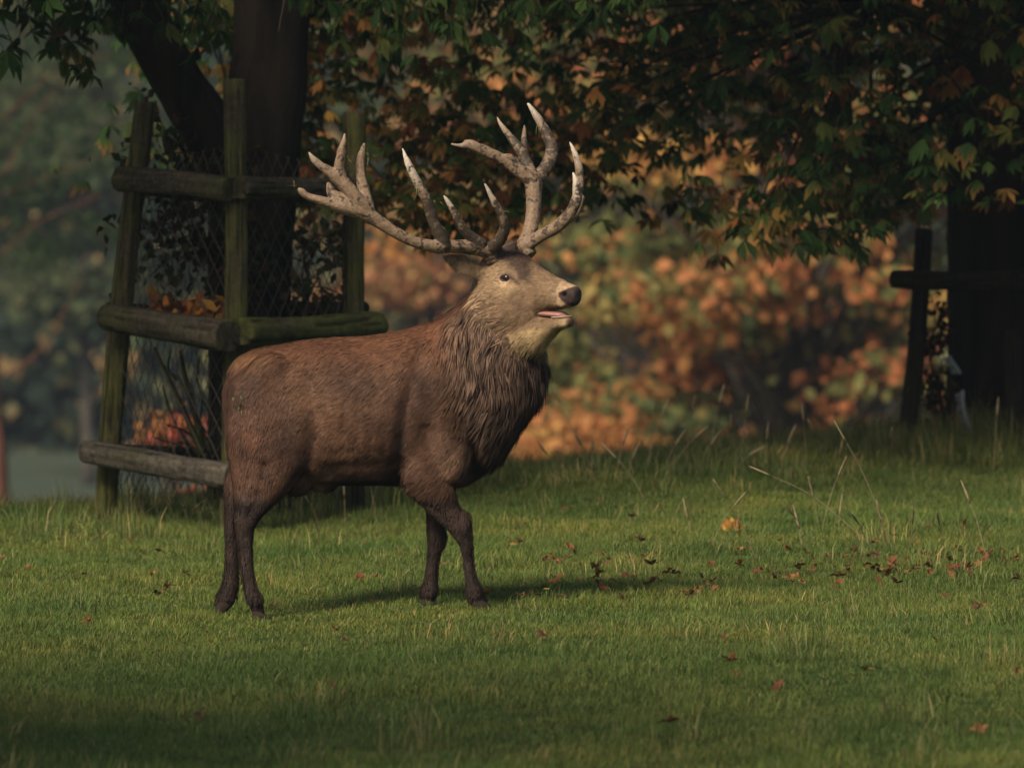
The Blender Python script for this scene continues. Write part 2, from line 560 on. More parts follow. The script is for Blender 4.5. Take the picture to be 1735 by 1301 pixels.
def chestnut_tree(name, base, trunk, limbs, clusters, spots, label, group, seed, fine_n, dark=False):
    root = empty(name, base, label, 'tree', group)
    a = Acc()
    for path, rad in trunk:
        a.add(*tube(path, rad, 18, rough=.05, seed=seed))
    o = obj('trunk', to_local(a.mesh('trunk'), base), M['bark'], root)
    for k, (path, rad) in enumerate(limbs):
        a = Acc(); a.add(*tube(path, rad, 8, rough=.05, seed=seed + k))
        obj('limb', to_local(a.mesh('limb'), base), M['bark'], root)
    a = Acc()
    g = np.random.default_rng(seed + 50)
    # twigs from the limbs to the leaf clusters
    joints = np.concatenate([p for p, r in limbs])
    for c in clusters:
        j = joints[np.linalg.norm(joints - c, axis=1).argmin()]
        if np.linalg.norm(j - c) > 2.6: continue
        pth = limb_path(j, c, int(g.integers(1e6)), .05, 3, .3)
        a.add(*tube(pth, np.linspace(.017, .005, len(pth)), 4))
    o = obj('twigs', to_local(a.mesh('twigs'), base), M['bark'], root); tag(o, kind='stuff')
    a = Acc()
    for pos, size, pal, brown in spots:
        palm_leaves(a, pos, size, seed + len(pos), pal, brown)
    crown = obj('crown', to_local(a.mesh('crown', smooth=False), base), M['leaf'], root)
    tag(crown, kind='stuff')
    # leaves that can be made out one by one along the lower edge
    protos = []
    for k in range(10):
        a = Acc()
        palm_leaves(a, np.zeros((1, 3)), .15, seed + 300 + k, GREEN if (k % 3 or dark) else AUTUMN, .05 if dark else .5, .9, 7)
        pt = catmull([[0, 0, 0], [.02 * (k % 3 - 1), .01, .055], [.04 * (k % 2), .0, .11]], 3)
        v_, q_, t_ = tube(pt, .003, 4)
        a.add(v_, q_, t_, col=(.09, .08, .03))
        me = a.mesh('leaf', smooth=False); me.materials.append(M['leaf']); protos.append(me)
    for k, p_ in enumerate(fine_n):
        o = bpy.data.objects.new('leaf', protos[k % 10])
        SC.collection.objects.link(o); o.parent = crown
        o.location = Vector(p_) - Vector(base)
        o.rotation_euler = (g.normal(0, .25), g.normal(0, .25), g.uniform(0, 6.28))
        s_ = g.uniform(.75, 1.25); o.scale = (s_, s_, s_)
    return root

def make_guard_tree():
    Y = 46.7
    base = np.array(P(440, 872, Y)); base[2] = float(gz(base[0], Y)) - .05
    def w(l, r, row, dy=0): return (P((l + r) / 2, row, Y + dy), (r - l) / 2 * Y / F)
    tr = [w(366, 512, 905), w(374, 505, 850), w(380, 497, 700), (w(382, 495, 500)), w(381, 500, 400), w(378, 509, 300), w(382, 518, 200), w(393, 525, 100), w(398, 528, 0), w(402, 525, -160), w(412, 510, -420), w(425, 495, -800)]
    path = np.array([t[0] for t in tr]); rad = np.array([t[1] for t in tr])
    pr = catmull(np.concatenate([path, rad[:, None]], 1), 4)
    br = [w(358, 470, 330), w(315, 415, 240), w(262, 350, 150), w(212, 298, 60), w(168, 246, -40), w(90, 150, -220), w(0, 45, -420)]
    pb = catmull(np.concatenate([np.array([t[0] for t in br]), np.array([t[1] for t in br])[:, None]], 1), 4)
    top = path[-1]
    g = np.random.default_rng(61)
    ctr = np.array([base[0] - 1.0, Y - 1.6, 5.2])  # crown set towards the sun so that it shades the guard
    cl = []
    while len(cl) < 500:
        d = g.normal(0, 1, 3); d /= np.linalg.norm(d); r = g.random() ** .45
        c = ctr + d * r * np.array([4.4, 3.9, 3.5])
        dx, dy = c[0] - base[0], c[1] - Y
        zlow = 2.62 + .08 * abs(dx) - (.3 if 0 < dx < 2.7 else 0) * g.random()
        if c[2] < zlow: continue
        cl.append(c)
    cl = np.array(cl)
    limbs = []
    for k in range(13):
        tgt = cl[g.integers(len(cl))]
        s_ = pr[g.integers(30, len(pr)), :3]
        pth = limb_path(s_, tgt, 70 + k, .08)
        limbs.append((pth, np.linspace(.072, .017, len(pth))))
    pos = leaf_spots(cl, 26, (.36, .36, .24), 62, 2.45)
    # the fork of the trunk stands clear of leaves on the camera's side, and the crown is thinned at right to light the bank
    qx = CX + pos[:, 0] * F / pos[:, 1]; qy = HY + (CAMH - pos[:, 2]) * F / pos[:, 1]
    bare = (qy > -30) & (((qx > 190) & (qx < 545) & (pos[:, 1] < 48)) | (qy > 105))
    bare |= (pos[:, 0] > -.4) & (g.random(len(pos)) < .88)
    bare |= (pos[:, 2] > 5.2) & (pos[:, 0] > -2.2) & (g.random(len(pos)) < .75)
    bare |= (pos[:, 0] + .59 * pos[:, 2] > .1) & (g.random(len(pos)) < .93)      # leaves cut away so sunlight reaches the bank
    pos = pos[~bare]
    low = pos[:, 2] < 3.9
    # sprays hanging into the picture at the upper left
    hang = []
    for (px, py, n) in [(60, 40, 10), (110, 95, 8), (160, 60, 9), (200, 70, 7), (310, 60, 8), (345, 80, 8), (360, 30, 8), (20, 70, 6), (90, 130, 4), (290, 25, 8), (560, 30, 10), (620, 40, 12), (700, 35, 12), (760, 50, 10), (830, 30, 10), (880, 40, 10), (650, 80, 8), (960, 30, 8), (1010, 40, 6), (1080, 20, 8)]:
        for _ in range(n):
            hang.append(P(px + g.normal(0, 26), py + g.normal(0, 20) - 24, Y + g.normal(0, .8) - .3))
    fine = np.array(hang)
    return chestnut_tree('chestnut_tree', tuple(base), [(pr[:, :3], pr[:, 3]), (pb[:, :3], pb[:, 3])], limbs, cl,
                         [(pos[low], .17, GREEN[:3], .06), (pos[~low][::2], .27, GREEN, .3)],
                         'dark forked chestnut tree standing inside the tall timber tree guard', 'chestnut trees with guards', 60, fine, dark=True)

def make_right_tree():
    Y = 52.6
    base = np.array(P(1697, 770, Y)); base[2] = float(gz(base[0], Y)) - .05
    def w(l, r, row, dy=0): return (P((l + r) / 2, row, Y + dy), (r - l) / 2 * Y / F)
    tr = [w(1575, 1830, 830), w(1593, 1808, 770), w(1602, 1796, 690), w(1604, 1790, 500), w(1604, 1786, 300), w(1600, 1780, 100), w(1590, 1775, -100), w(1610, 1760, -400), w(1640, 1740, -900)]
    pr = catmull(np.concatenate([np.array([t[0] for t in tr]), np.array([t[1] for t in tr])[:, None]], 1), 4)
    g = np.random.default_rng(81)
    ctr = np.array([base[0] - .45, Y - .4, 4.75])
    cl = []
    while len(cl) < 540:
        r = g.random() ** .45; th = g.uniform(0, 6.283)
        c = ctr + np.array([4.7 * r * math.cos(th), 3.7 * r * math.sin(th), 0])
        c[2] = 1.5 + (5.6 * math.sqrt(max(0, 1 - r * r)) + .9) * g.random() ** 1.1
        z0 = 1.62 + .08 * math.sin(c[0] * 2.8) + .07 * math.sin(c[0] * 5.9 + c[1])
        c[1] -= 2.4 * float(sst((c[2] - 3.2) / .9)); c[0] -= .8 * float(sst((c[2] - 3.2) / .9))                 # unseen upper crown pushed forward to shade the browsed skirt
        if c[2] < z0:
            if g.random() < .5 and c[2] > .9: c[2] = z0 + g.random() * .4
            else: continue
        cl.append(c)
    cl = np.array(cl)
    limbs = []
    for k in range(20):
        cand = cl[g.integers(len(cl))]
        s_ = pr[g.integers(18, len(pr)), :3]
        pth = limb_path(s_, cand, 90 + k, .10)
        limbs.append((pth, np.linspace(.075, .015, len(pth))))
    zf = lambda x, y: 1.50 + .07 * np.sin(x * 2.8) + .06 * np.sin(x * 5.9 + y) - .08 * np.sin(x * 1.2 + .4)
    pos = leaf_spots(cl, 27, (.30, .30, .19), 82, 1.5, zf)
    low = pos[:, 2] < 3.5
    front = (g.random(len(pos)) < .30 + .30 * np.sin(pos[:, 0] * 1.3 + pos[:, 2] * 1.1))
    # individual leaves along the skirt and on its camera side
    cand = pos[(pos[:, 1] < Y - .8) & (pos[:, 2] < 2.95)]
    fine = cand[g.choice(len(cand), 230, replace=False)].copy()
    hang = []
    for (px, py) in [(1100, 405), (1085, 390), (1112, 395), (1180, 385), (1195, 400), (1060, 365), (1010, 350), (1160, 345), (1400, 405), (1440, 395), (1480, 405), (1350, 385), (1275, 385), (1540, 385), (1580, 380), (640, 345), (700, 350), (720, 330), (1230, 360), (1320, 360), (880, 330), (1000, 330)]:
        hang.append(P(px, py - 34, Y - 2.4 + g.normal(0, .4)))
    fine = np.concatenate([fine, np.array(hang)])
    return chestnut_tree('chestnut_tree', tuple(base), [(pr[:, :3], pr[:, 3])], limbs, cl,
                         [(pos[low & front], .15, np.array(AUTUMN) * 1.7, .55), (pos[low & ~front], .155, np.array(GREEN) * 1.5, .35), (pos[~low], .27, GREEN, .3)],
                         'broad chestnut tree with thick dark trunk and low brown-tinged foliage', 'chestnut trees with guards', 80, fine)

def leafy_tree(name, px, Y, height, crown_r, crown_z, pal, label, seed, n_clusters=90, per=60, leaf=.16, cat='tree', group=None, trunk_r=.18, sd=.5, bark='bark_grey', zlow=None, up=.5, squash=1.0):
    x = (px - CX) * Y / F
    base = np.array([x, Y, float(gz(x, Y)) - .1])
    g = np.random.default_rng(seed)
    root = empty(name, tuple(base), label, cat, group)
    tp = base + np.array([g.normal(0, .2), 0, height * .8])
    tr = limb_path(base, tp, seed, 0, 5, .05)
    a = Acc(); a.add(*tube(tr, np.linspace(trunk_r, trunk_r * .25, len(tr)), 10, rough=.06, seed=seed))
    obj('trunk', to_local(a.mesh('trunk'), base), M[bark], root)
    ctr = base + np.array([0, 0, crown_z])
    zl = base[2] + (.4 if zlow is None else zlow)
    cl, own = [], []
    nb = max(5, n_clusters // 7)
    for k in range(nb):
        d = g.normal(0, 1, 3); d /= np.linalg.norm(d); r = g.random() ** .33
        bc = ctr + d * r * np.array([crown_r, crown_r * .8, (height - crown_z) * squash])
        if bc[2] < zl: bc[2] = zl + g.random() * 1.0
        br = crown_r * g.uniform(.20, .34)
        for _ in range(7):                                   # leaf clusters over the top and flanks of each bough
            d = g.normal(0, 1, 3); d /= np.linalg.norm(d); d[2] = abs(d[2]) * .8 - .15
            cl.append(bc + d * br * np.array([1.15, 1, .62])); own.append(k)
    cl = np.array(cl); own = np.array(own)
    bough_pal = g.integers(0, len(pal), (nb, 3))
    a = Acc()
    for c in cl[::2]:
        s_ = tr[min(len(tr) - 1, max(2, int((c[2] - base[2]) / (height * .8) * len(tr) * .7)))]
        pth = limb_path(s_, c, int(g.integers(1e6)), .06)
        a.add(*tube(pth, np.linspace(trunk_r * .28, .012, len(pth)), 5))
    o = obj('limbs', to_local(a.mesh('limbs'), base), M[bark], root); tag(o, kind='stuff')
    pal = np.array(pal)
    a = Acc()
    for c, ow in zip(cl, own):
        n = int(per * g.uniform(.5, 1.4))
        p = c + g.normal(0, 1, (n, 3)) * np.array([sd, sd, sd * .6])
        p[:, 2] = np.maximum(p[:, 2], zl - .3)
        k = bough_pal[ow]
        sub = np.stack([pal[k[0]], pal[k[0]], pal[k[1]], pal[k[2]]])
        kite_leaves(a, p, leaf, int(g.integers(1e6)), sub, .3, up)
    o = obj('crown', to_local(a.mesh('crown', smooth=False), base), M['leaf'], root)
    tag(o, kind='stuff')
    return root
ORANGE = [(.50, .235, .085), (.46, .19, .075), (.54, .32, .10), (.40, .15, .065), (.28, .22, .075), (.16, .18, .06), (.09, .12, .045), (.20, .20, .07)]
RUSSET = [(.38, .21, .10), (.42, .27, .11), (.30, .20, .09), (.18, .19, .09), (.34, .15, .08)]
HAZEGREEN = [(.06, .09, .04), (.08, .10, .045), (.05, .075, .035), (.10, .11, .05)]
REDS = [(.34, .095, .06), (.30, .08, .05), (.34, .16, .06), (.22, .10, .045)]
FARWOOD = [(.030, .05, .036), (.04, .06, .042), (.024, .042, .034), (.055, .06, .04)]  # bluish dark tones put some distance haze into the leaf colour

guard_tree = make_guard_tree()
right_tree = make_right_tree()
# the autumn trees down the slope
leafy_tree('autumn_tree', 1330, 108, 15.0, 3.4, 7.2, ORANGE, 'bushy orange and green autumn tree beyond the bank, behind the seeding grasses', 201, 620, 50, .22, sd=.27, zlow=2.5)
leafy_tree('autumn_tree', 1060, 118, 14.0, 2.5, 7.0, ORANGE[:3] + ORANGE[4:], 'yellow and orange autumn tree rising just in front of the stag\'s chest', 202, 380, 50, .22, sd=.27, zlow=2.8)
leafy_tree('autumn_tree', 735, 165, 13, 3.0, 7.6, RUSSET, 'pale russet tree far off, seen between antlers and post of the timber guard', 203, 200, 50, .28, sd=.34, zlow=4.2)
leafy_tree('autumn_tree', 900, 150, 13, 2.4, 8.6, RUSSET + HAZEGREEN, 'slender hazy tree whose thin trunk shows under the stag\'s chest', 204, 130, 50, .26, sd=.34, zlow=4.2, trunk_r=.10, bark='bark_grey')
leafy_tree('red_shrub', 292, 66, 2.75, .42, 1.7, REDS, 'red and orange leaved shrub seen through the netting of the timber guard', 205, 60, 34, .085, 'shrub', trunk_r=.03, sd=.10, zlow=.9)
leafy_tree('red_shrub', 105, 76, 2.7, .3, 1.6, REDS[2:] + RUSSET, 'small rusty shrub at the field edge left of the timber guard', 206, 28, 30, .09, 'shrub', trunk_r=.03, sd=.1, zlow=.8)
leafy_tree('field_tree', 150, 205, 13, 3.2, 8, HAZEGREEN, 'hazy green tree across the valley, between the pine and the timber guard', 207, 110, 60, .40, sd=.6, zlow=1.2)
leafy_tree('field_tree', 330, 235, 13, 3.2, 7, HAZEGREEN[:2] + RUSSET[:2], 'hazy olive tree across the valley behind the timber guard', 208, 90, 60, .42, sd=.6, zlow=1.0)
leafy_tree('field_tree', 610, 225, 14, 3.2, 8, FARWOOD + HAZEGREEN, 'dull dark green tree across the valley beside the russet tree', 209, 90, 60, .42, sd=.6, zlow=1.5)

# red-barked pine at the left
def make_pine():
    Y = 118.0; px = 4
    x = (px - CX) * Y / F
    base = np.array([x, Y, float(gz(x, Y)) - .1])
    root = empty('pine_tree', tuple(base), 'tall pine with reddish bark standing past the field edge', 'tree')
    tr = limb_path(base, base + np.array([-.2, .1, 12.0]), 301, 0, 6, .04)
    a = Acc(); a.add(*tube(tr, np.linspace(.15, .08, len(tr)), 10, rough=.08, seed=3))
    obj('trunk', to_local(a.mesh('trunk'), base), M['bark_red'], root)
    g = np.random.default_rng(302)
    a = Acc(); ends = []
    for (p0, p1, p2) in [((5, 640), (70, 590), (140, 470)), ((5, 300), (60, 200), (110, 130)), ((6, 250), (-60, 180), (-120, 150)), ((5, 430), (60, 380), (170, 330)), ((5, 200), (100, 120), (190, 90)), ((5, 100), (60, 40), (150, 10)), ((5, 330), (80, 300), (190, 260))]:
        pth = catmull([P(*p0, Y), P(*p1, Y - .3), P(*p2, Y - .8)], 6)
        a.add(*tube(pth, np.linspace(.022, .008, len(pth)), 6)); ends += [pth[-1], pth[-4], pth[-7]]
    o = obj('limbs', to_local(a.mesh('limbs'), base), M['bark_red'], root); tag(o, kind='stuff')
    a = Acc()
    for (px_, py_, r) in [(40, 330, 1), (90, 300, 1), (150, 380, .8), (40, 230, 1), (120, 200, .9), (60, 440, .9), (180, 260, .7), (20, 120, 1.1), (110, 80, 1), (190, 90, .7), (60, 30, 1.1), (150, 10, 1), (200, 400, .6), (30, 380, .9), (100, 420, .7), (-60, 150, 1.2), (-40, 300, 1), (0, -60, 1.3), (100, -90, 1.2)]:
        c = P(px_, py_, Y + g.normal(0, .8))
        p = c + g.normal(0, 1, (150, 3)) * np.array([.30, .35, .16]) * r
        kite_leaves(a, p, .16, int(g.integers(1e6)), [(.05, .085, .035), (.065, .095, .04), (.04, .07, .032)], .25, .4, .12)
    o = obj('crown', to_local(a.mesh('crown', smooth=False), base), M['leaf'], root); tag(o, kind='stuff')
make_pine()

# far wood on the hillside, one mass
def far_wood():
    g = np.random.default_rng(401)
    def crown_proto(seed, pal):
        gg = np.random.default_rng(seed)
        d = gg.normal(0, 1, (1500, 3)); d /= np.linalg.norm(d, axis=1)[:, None]
        d[:, 2] = np.abs(d[:, 2]) * 1.15 - .1
        p = d * gg.uniform(.7, 1.05, (1500, 1)) * (1 + .18 * np.sin(d @ gg.normal(0, 4, (3,))))[:, None]
        p = np.concatenate([p, d[:500] * np.array([.9, .9, -1.2])])
        a = Acc(); kite_leaves(a, p, .10, seed + 1, pal, .35, .3)
        return a.mesh('far_crown', smooth=False)
    protos = [crown_proto(410, FARWOOD), crown_proto(411, FARWOOD), crown_proto(412, FARWOOD[:2] + HAZEGREEN[:1]), crown_proto(413, FARWOOD[:2] + RUSSET[2:4])]
    N = 1100
    Y = 222 + 400 * g.random(N) ** 1.5; X = g.uniform(-1, 1, N) * (Y * .085 + 14)
    Z = gz(X, Y)
    s = g.uniform(3.0, 5.5, N)
    sc = np.stack([s, s, s * g.uniform(1.1, 1.7, N)], 1)
    scatter('far_wood', np.stack([X, Y, Z + 2.4], 1), np.stack([np.zeros(N), np.zeros(N), g.uniform(0, 6.28, N)], 1), sc, g.integers(0, 4, N), protos,
            'dark blue-green wood covering the far hillside', 'wood', M['leaf'])
far_wood()

# unseen tree added on the camera's left; its crown shades the foreground grass
leafy_tree('added_shade_tree', CX - 8.2 * F / 24.5, 24.5, 11.0, 4.8, 7.2, GREEN, 'unseen leafy green tree added beside the viewpoint, shading the foreground grass', 215, 200, 60, .26, sd=.42, zlow=4.2, trunk_r=.3, bark='bark')
# ------------------------------------------------------------------ timber tree guards
def wood_mat(name, dark, light, algae, amount):
    m, nt, b = new_mat(name)
    f = noise_tex(nt, 30, 6, .7, coord='Generated', dist=.4, vec_scale=(.7, .7, .06))
    f2 = noise_tex(nt, 3.5, 5, .6, coord='World')
    f3 = noise_tex(nt, 34, 6, .72, coord='World', dist=.8)
    c = ramp(nt, f3, [(.3, dark), (.7, light)])
    lo = .62 - amount * .35
    c = mix(nt, ramp(nt, f2, [(lo, (0, 0, 0)), (lo + .2, (.85, .85, .85))]), c, algae)
    c = mix(nt, 1, c, ramp(nt, f, [(.3, (.6, .6, .6)), (.6, (1.1, 1.1, 1.1))]), 'MULTIPLY')
    at = nt.nodes.new('ShaderNodeAttribute'); at.attribute_name = 'col'
    c = mix(nt, 1, c, at.outputs['Color'], 'MULTIPLY')
    nt.links.new(c, b.inputs['Base Color'])
    b.inputs['Roughness'].default_value = .9
    b.inputs['Specular IOR Level'].default_value = .15
    bump(nt, b, f3, .9, .02)
    return m
M['post'] = wood_mat('post_timber', (.036, .030, .019), (.10, .084, .050), (.090, .092, .026), .7)
M['rail'] = wood_mat('rail_timber', (.030, .025, .018), (.105, .088, .060), (.060, .060, .022), .5)
M['rail_green'] = wood_mat('rail_mossy', (.028, .025, .015), (.085, .075, .044), (.075, .084, .020), .9)
M['rail_grey'] = wood_mat('rail_grey', (.040, .034, .026), (.165, .145, .112), (.075, .070, .040), .3)
M['post_dark'] = wood_mat('post_dark', (.022, .018, .013), (.05, .042, .03), (.045, .048, .018), .5)
m, nt, b = new_mat('galvanised_wire'); b.inputs['Base Color'].default_value = (.085, .075, .06, 1); b.inputs['Metallic'].default_value = .6; b.inputs['Roughness'].default_value = .6; M['wire'] = m
m, nt, b = new_mat('torn_netting'); b.inputs['Base Color'].default_value = (.36, .38, .40, 1); b.inputs['Roughness'].default_value = .5; M['netting'] = m

def log_mesh(a, b, ra, rb, seed, flat=1.0, chamfer=.25):
    g = np.random.default_rng(seed)
    a, b = np.array(a, float), np.array(b, float)
    d = b - a; L = np.linalg.norm(d); d /= L
    ref = np.array([0, 0, 1.0]) if abs(d[2]) < .8 else np.array([0, 1.0, 0])
    u = np.cross(d, ref); u /= np.linalg.norm(u); w = np.cross(u, d)
    n = 40
    th = np.arange(n) / n * 2 * np.pi
    prof = 1 + .008 * g.normal(0, 1, n) + .05 * np.cos(th * 2 + g.uniform(0, 6)) + .03 * np.cos(th * 3 + g.uniform(0, 6))
    bend = g.normal(0, .010, 2) * L
    kn = (g.uniform(0, 6), g.uniform(.1, .5), g.uniform(0, 6), g.uniform(.5, .9))
    rings, tones = [], []
    ts = [0, .0001, chamfer * ra / L] + list(np.linspace(.03, .97, 60)) + [1 - chamfer * rb / L, .9999, 1]
    sc = [.90, .92, 1] + [1] * 60 + [1, .92, .90]
    for t, s in zip(ts, sc):
        r = (ra + (rb - ra) * t) * s * (1 + .025 * math.sin(9 * t + seed))
        c = a + d * L * t + (u * bend[0] + w * bend[1]) * math.sin(math.pi * t)
        pr = prof + .006 * g.normal(0, 1, n) + .05 * np.cos(th - kn[0]) * math.exp(-((t - kn[1]) / .07) ** 2) + .06 * np.cos(th - kn[2]) * math.exp(-((t - kn[3]) / .05) ** 2)
        q_ = np.stack([np.cos(th) * 3.2, np.sin(th) * 3.2, np.full(n, t * L * 2.2 + seed)], 1)
        gr = pnoise(q_, 1.0, seed * 1.7); gr2 = pnoise(q_ * np.array([3, 3, 4.0]), 1.0, seed * 2.3)
        crack = np.clip((np.abs(pnoise(q_ * np.array([1.3, 1.3, .35]), 1.0, seed + .5)) < .07) * 1.0, 0, 1)
        pr = pr + .045 * gr + .022 * gr2 - .06 * crack
        tones.append(np.clip(1 + .38 * gr + .22 * gr2 - .55 * crack, .2, 1.7))
        x, y = np.cos(th) * pr, np.sin(th) * pr
        y = np.clip(y, -flat, flat)
        rings.append(c + r * (x[:, None] * u + y[:, None] * w))
    v_, q_, t_ = rings_to_tube(np.array(rings))
    tn = np.concatenate([np.concatenate(tones), [.6, .6]])
    return v_, q_, t_, np.repeat(tn[:, None], 3, 1)

def add_log(name, a, b, ra, rb, mat, parent, seed, flat=1.0):
    acc = Acc(); acc.add(*log_mesh(a, b, ra, rb, seed, flat))
    me = to_local(acc.mesh(name), parent.location)
    return obj(name, me, mat, parent)

def netting(parent, A0, A1, B0, B1, seed, cell=.118, t0=.03, t1=.86):
    """diamond wire netting between two leaning posts (bottom, top of each)"""
    A0, A1, B0, B1 = [np.array(z, float) for z in (A0, A1, B0, B1)]
    H = np.linalg.norm(A1 - A0) * (t1 - t0); W = np.linalg.norm(B0 - A0)
    g = np.random.default_rng(seed)
    nrm = np.cross(B0 - A0, A1 - A0); nrm /= np.linalg.norm(nrm)
    ph = g.uniform(0, 6, 4)
    def pt(s, h):
        t = t0 + (t1 - t0) * h / H
        a = A0 + (A1 - A0) * t; b = B0 + (B1 - B0) * t
        p = a + (b - a) * (s / W)
        return p + nrm * (.018 * math.sin(3.1 * s + ph[0]) * math.sin(2.3 * h + ph[1]) + .01 * math.sin(7 * h + ph[2]))
    acc = Acc()
    k = cell
    for sgn in (1, -1):
        c = -H * .8 if sgn > 0 else 0
        hi = W if sgn > 0 else W + H * .8
        n = int((hi - c) / k)
        for i in range(n):
            c0 = c + i * k
            pts = []
            for h in np.linspace(0, H, 26):
                s = c0 + h * .8 if sgn > 0 else c0 - h * .8
                if -.0 <= s <= W: pts.append(pt(s, h) + nrm * sgn * .003)
            if len(pts) > 1:
                v, q, t = tube(np.array(pts), .0021, 4)
                acc.add(v, q, t)
    o = obj('wire_netting', to_local(acc.mesh('wire_netting'), parent.location), M['wire'], parent)
    tag(o, kind='stuff')

def make_left_guard():
    x0, y0 = P(395, 890, 46.2)[:2]
    root = empty('tree_guard', (x0, y0, float(gz(x0, y0))), 'tall weathered timber tree guard with log rails and wire netting, behind the stag', 'tree guard', 'timber tree guards')
    YL, YN, YR, YB = 46.0, 45.3, 46.4, 47.8
    posts = [((176, 900), (247, 172), YL, YL + .15, .067, .061, 'post'), ((390, 925), (397, 135), YN, YN + .25, .063, .058, 'post'),
             ((597, 895), (600, 190), YR, YR - .05, .062, .060, 'post'), ((366, 880), (366, 262), YB, YB - .2, .058, .055, 'post_dark')]
    ends = []
    for k, (b_, t_, y0_, y1_, r0, r1, mt) in enumerate(posts):
        A, B = P(*b_, y0_), P(*t_, y1_)
        A[2] = min(A[2], float(gz(A[0], A[1])) - .05)
        add_log('post', A, B, r0, r1, M[mt], root, 500 + k)
        ends.append((A, B))
    rails = [((146, 764), (396, 808), YL - .13, YN - .10, 22, 25, 'rail_grey'), ((181, 537), (388, 570), YL - .10, YN - .12, 25, 31, 'rail'),
             ((406, 562), (638, 550), YN - .06, YR - .12, 27, 26, 'rail_green'), ((204, 303), (390, 322), YL - .06, YN + .08, 24, 24, 'rail'),
             ((404, 318), (588, 322), YN + .08, YR - .10, 22, 22, 'rail'), ((402, 812), (622, 792), YN - .06, YR - .13, 24, 22, 'rail_green'),
             ((190, 528), (372, 540), YL + .14, YB + .10, 19, 19, 'post_dark'), ((612, 527), (372, 542), YR + .12, YB + .10, 19, 19, 'post_dark'),
             ((236, 312), (370, 330), YL + .12, YB + .05, 17, 17, 'post_dark'), ((612, 330), (370, 335), YR + .12, YB + .05, 17, 17, 'post_dark'),
             ((170, 768), (372, 780), YL + .14, YB + .12, 18, 18, 'post_dark'), ((612, 775), (372, 780), YR + .12, YB + .12, 18, 18, 'post_dark')]
    for k, (a_, b_, ya, yb, ra, rb, mt) in enumerate(rails):
        add_log('rail', P(*a_, ya), P(*b_, yb), ra * ya / F, rb * yb / F, M[mt], root, 520 + k, .88)
    L, N_, R, B = ends
    netting(root, L[0], L[1], N_[0], N_[1], 541)
    netting(root, N_[0], N_[1], R[0], R[1], 542)
    netting(root, R[0], R[1], B[0], B[1], 543)
    netting(root, B[0], B[1], L[0], L[1], 544)
    return root
left_guard = make_left_guard()

def make_right_guard():
    x0, y0 = P(1690, 775, 51.8)[:2]
    root = empty('tree_guard', (x0, y0, float(gz(x0, y0))), 'dark low timber tree guard with one cross rail around the broad trunk', 'tree guard', 'timber tree guards')
    Y = 51.8
    ends = []
    for k, (b_, t_, ya, yb, r) in enumerate([((1529, 800), (1566, 388), Y, Y + .1, .057), ((1722, 820), (1716, 560), Y - .7, Y - .7, .050), ((1868, 800), (1836, 392), Y + .2, Y + .2, .057), ((1700, 770), (1700, 420), Y + 2.1, Y + 2.1, .053)]):
        A, B = P(*b_, ya), P(*t_, yb)
        A[2] = min(A[2], float(gz(A[0], A[1])) - .05)
        add_log('post', A, B, r, r * .93, M['post_dark'], root, 560 + k); ends.append((A, B))
    add_log('rail', P(1516, 473, Y - .10), P(1722, 474, Y - .76), .064, .061, M['post_dark'], root, 571, .9)
    add_log('rail', P(1724, 474, Y - .80), P(1885, 472, Y + .05), .063, .061, M['post_dark'], root, 572, .9)
    add_log('rail', P(1540, 476, Y + .15), P(1702, 474, Y + 2.22), .05, .05, M['post_dark'], root, 573, .9)
    add_log('rail', P(1860, 476, Y + .3), P(1702, 474, Y + 2.22), .05, .05, M['post_dark'], root, 574, .9)
    netting(root, ends[0][0], ends[0][1], ends[3][0], ends[3][1], 581, .08, .05, .6)
    # bright torn edge of netting curling away in front of the trunk
    a = Acc()
    for pts in ([(1606, 602), (1616, 616), (1628, 634)], [(1631, 660), (1632, 690), (1642, 722), (1656, 748), (1668, 768)]):
        c = catmull([P(x, y, Y - .45 + .02 * k) for k, (x, y) in enumerate(pts)], 7)
        n = len(c); g = np.random.default_rng(9)
        w = np.full(n, .011); w[0] = w[-1] = .004
        v_, q_, t_ = tube(c, w, 8, rough=.12, seed=4)
        a.add(v_, q_, t_)
        for k in range(1, n - 1):
            d = np.array([-.035 - .015 * g.random(), -.01, -.025 + .02 * g.random()])
            v_, q_, t_ = tube(np.array([c[k], c[k] + d * .5, c[k] + d]), np.array([.004, .0035, .002]), 4)
            a.add(v_, q_, t_)
    o = obj('torn_netting', to_local(a.mesh('torn_netting'), root.location), M['netting'], root)
    tag(o, 'pale curled edge of torn wire netting in front of the trunk', kind='stuff')
    return root
right_guard = make_right_guard()

# ------------------------------------------------------------------ growth and litter inside the guards
def shoot(parent, p0, p1, n, leaf, pal, seed, spread, name='shoot'):
    g = np.random.default_rng(seed)
    pth = limb_path(p0, p1, seed, .05, 4, .2)
    a = Acc()
    v_, q_, t_ = tube(pth, np.linspace(.014, .005, len(pth)), 5)
    a.add(v_, q_, t_, col=(.05, .04, .028))
    for k in range(max(3, n // 14)):
        c = pth[g.integers(3, len(pth))]
        e = c + g.normal(0, 1, 3) * spread * 1.1
        tw = limb_path(c, e, int(g.integers(1e6)), .05, 3, .2)
        v_, q_, t_ = tube(tw, .004, 4); a.add(v_, q_, t_, col=(.05, .04, .028))
        kite_leaves(a, tw[-1] + g.normal(0, 1, (14, 3)) * spread * .45, leaf, int(g.integers(1e6)), pal, .35, .4, .3)
    o = obj(name, to_local(a.mesh(name), parent.location), M['leaf'], parent)
    tag(o, kind='stuff')
DARKLEAF = [(.035, .050, .018), (.026, .040, .015), (.06, .055, .02), (.08, .045, .02)]
gY = 46.5
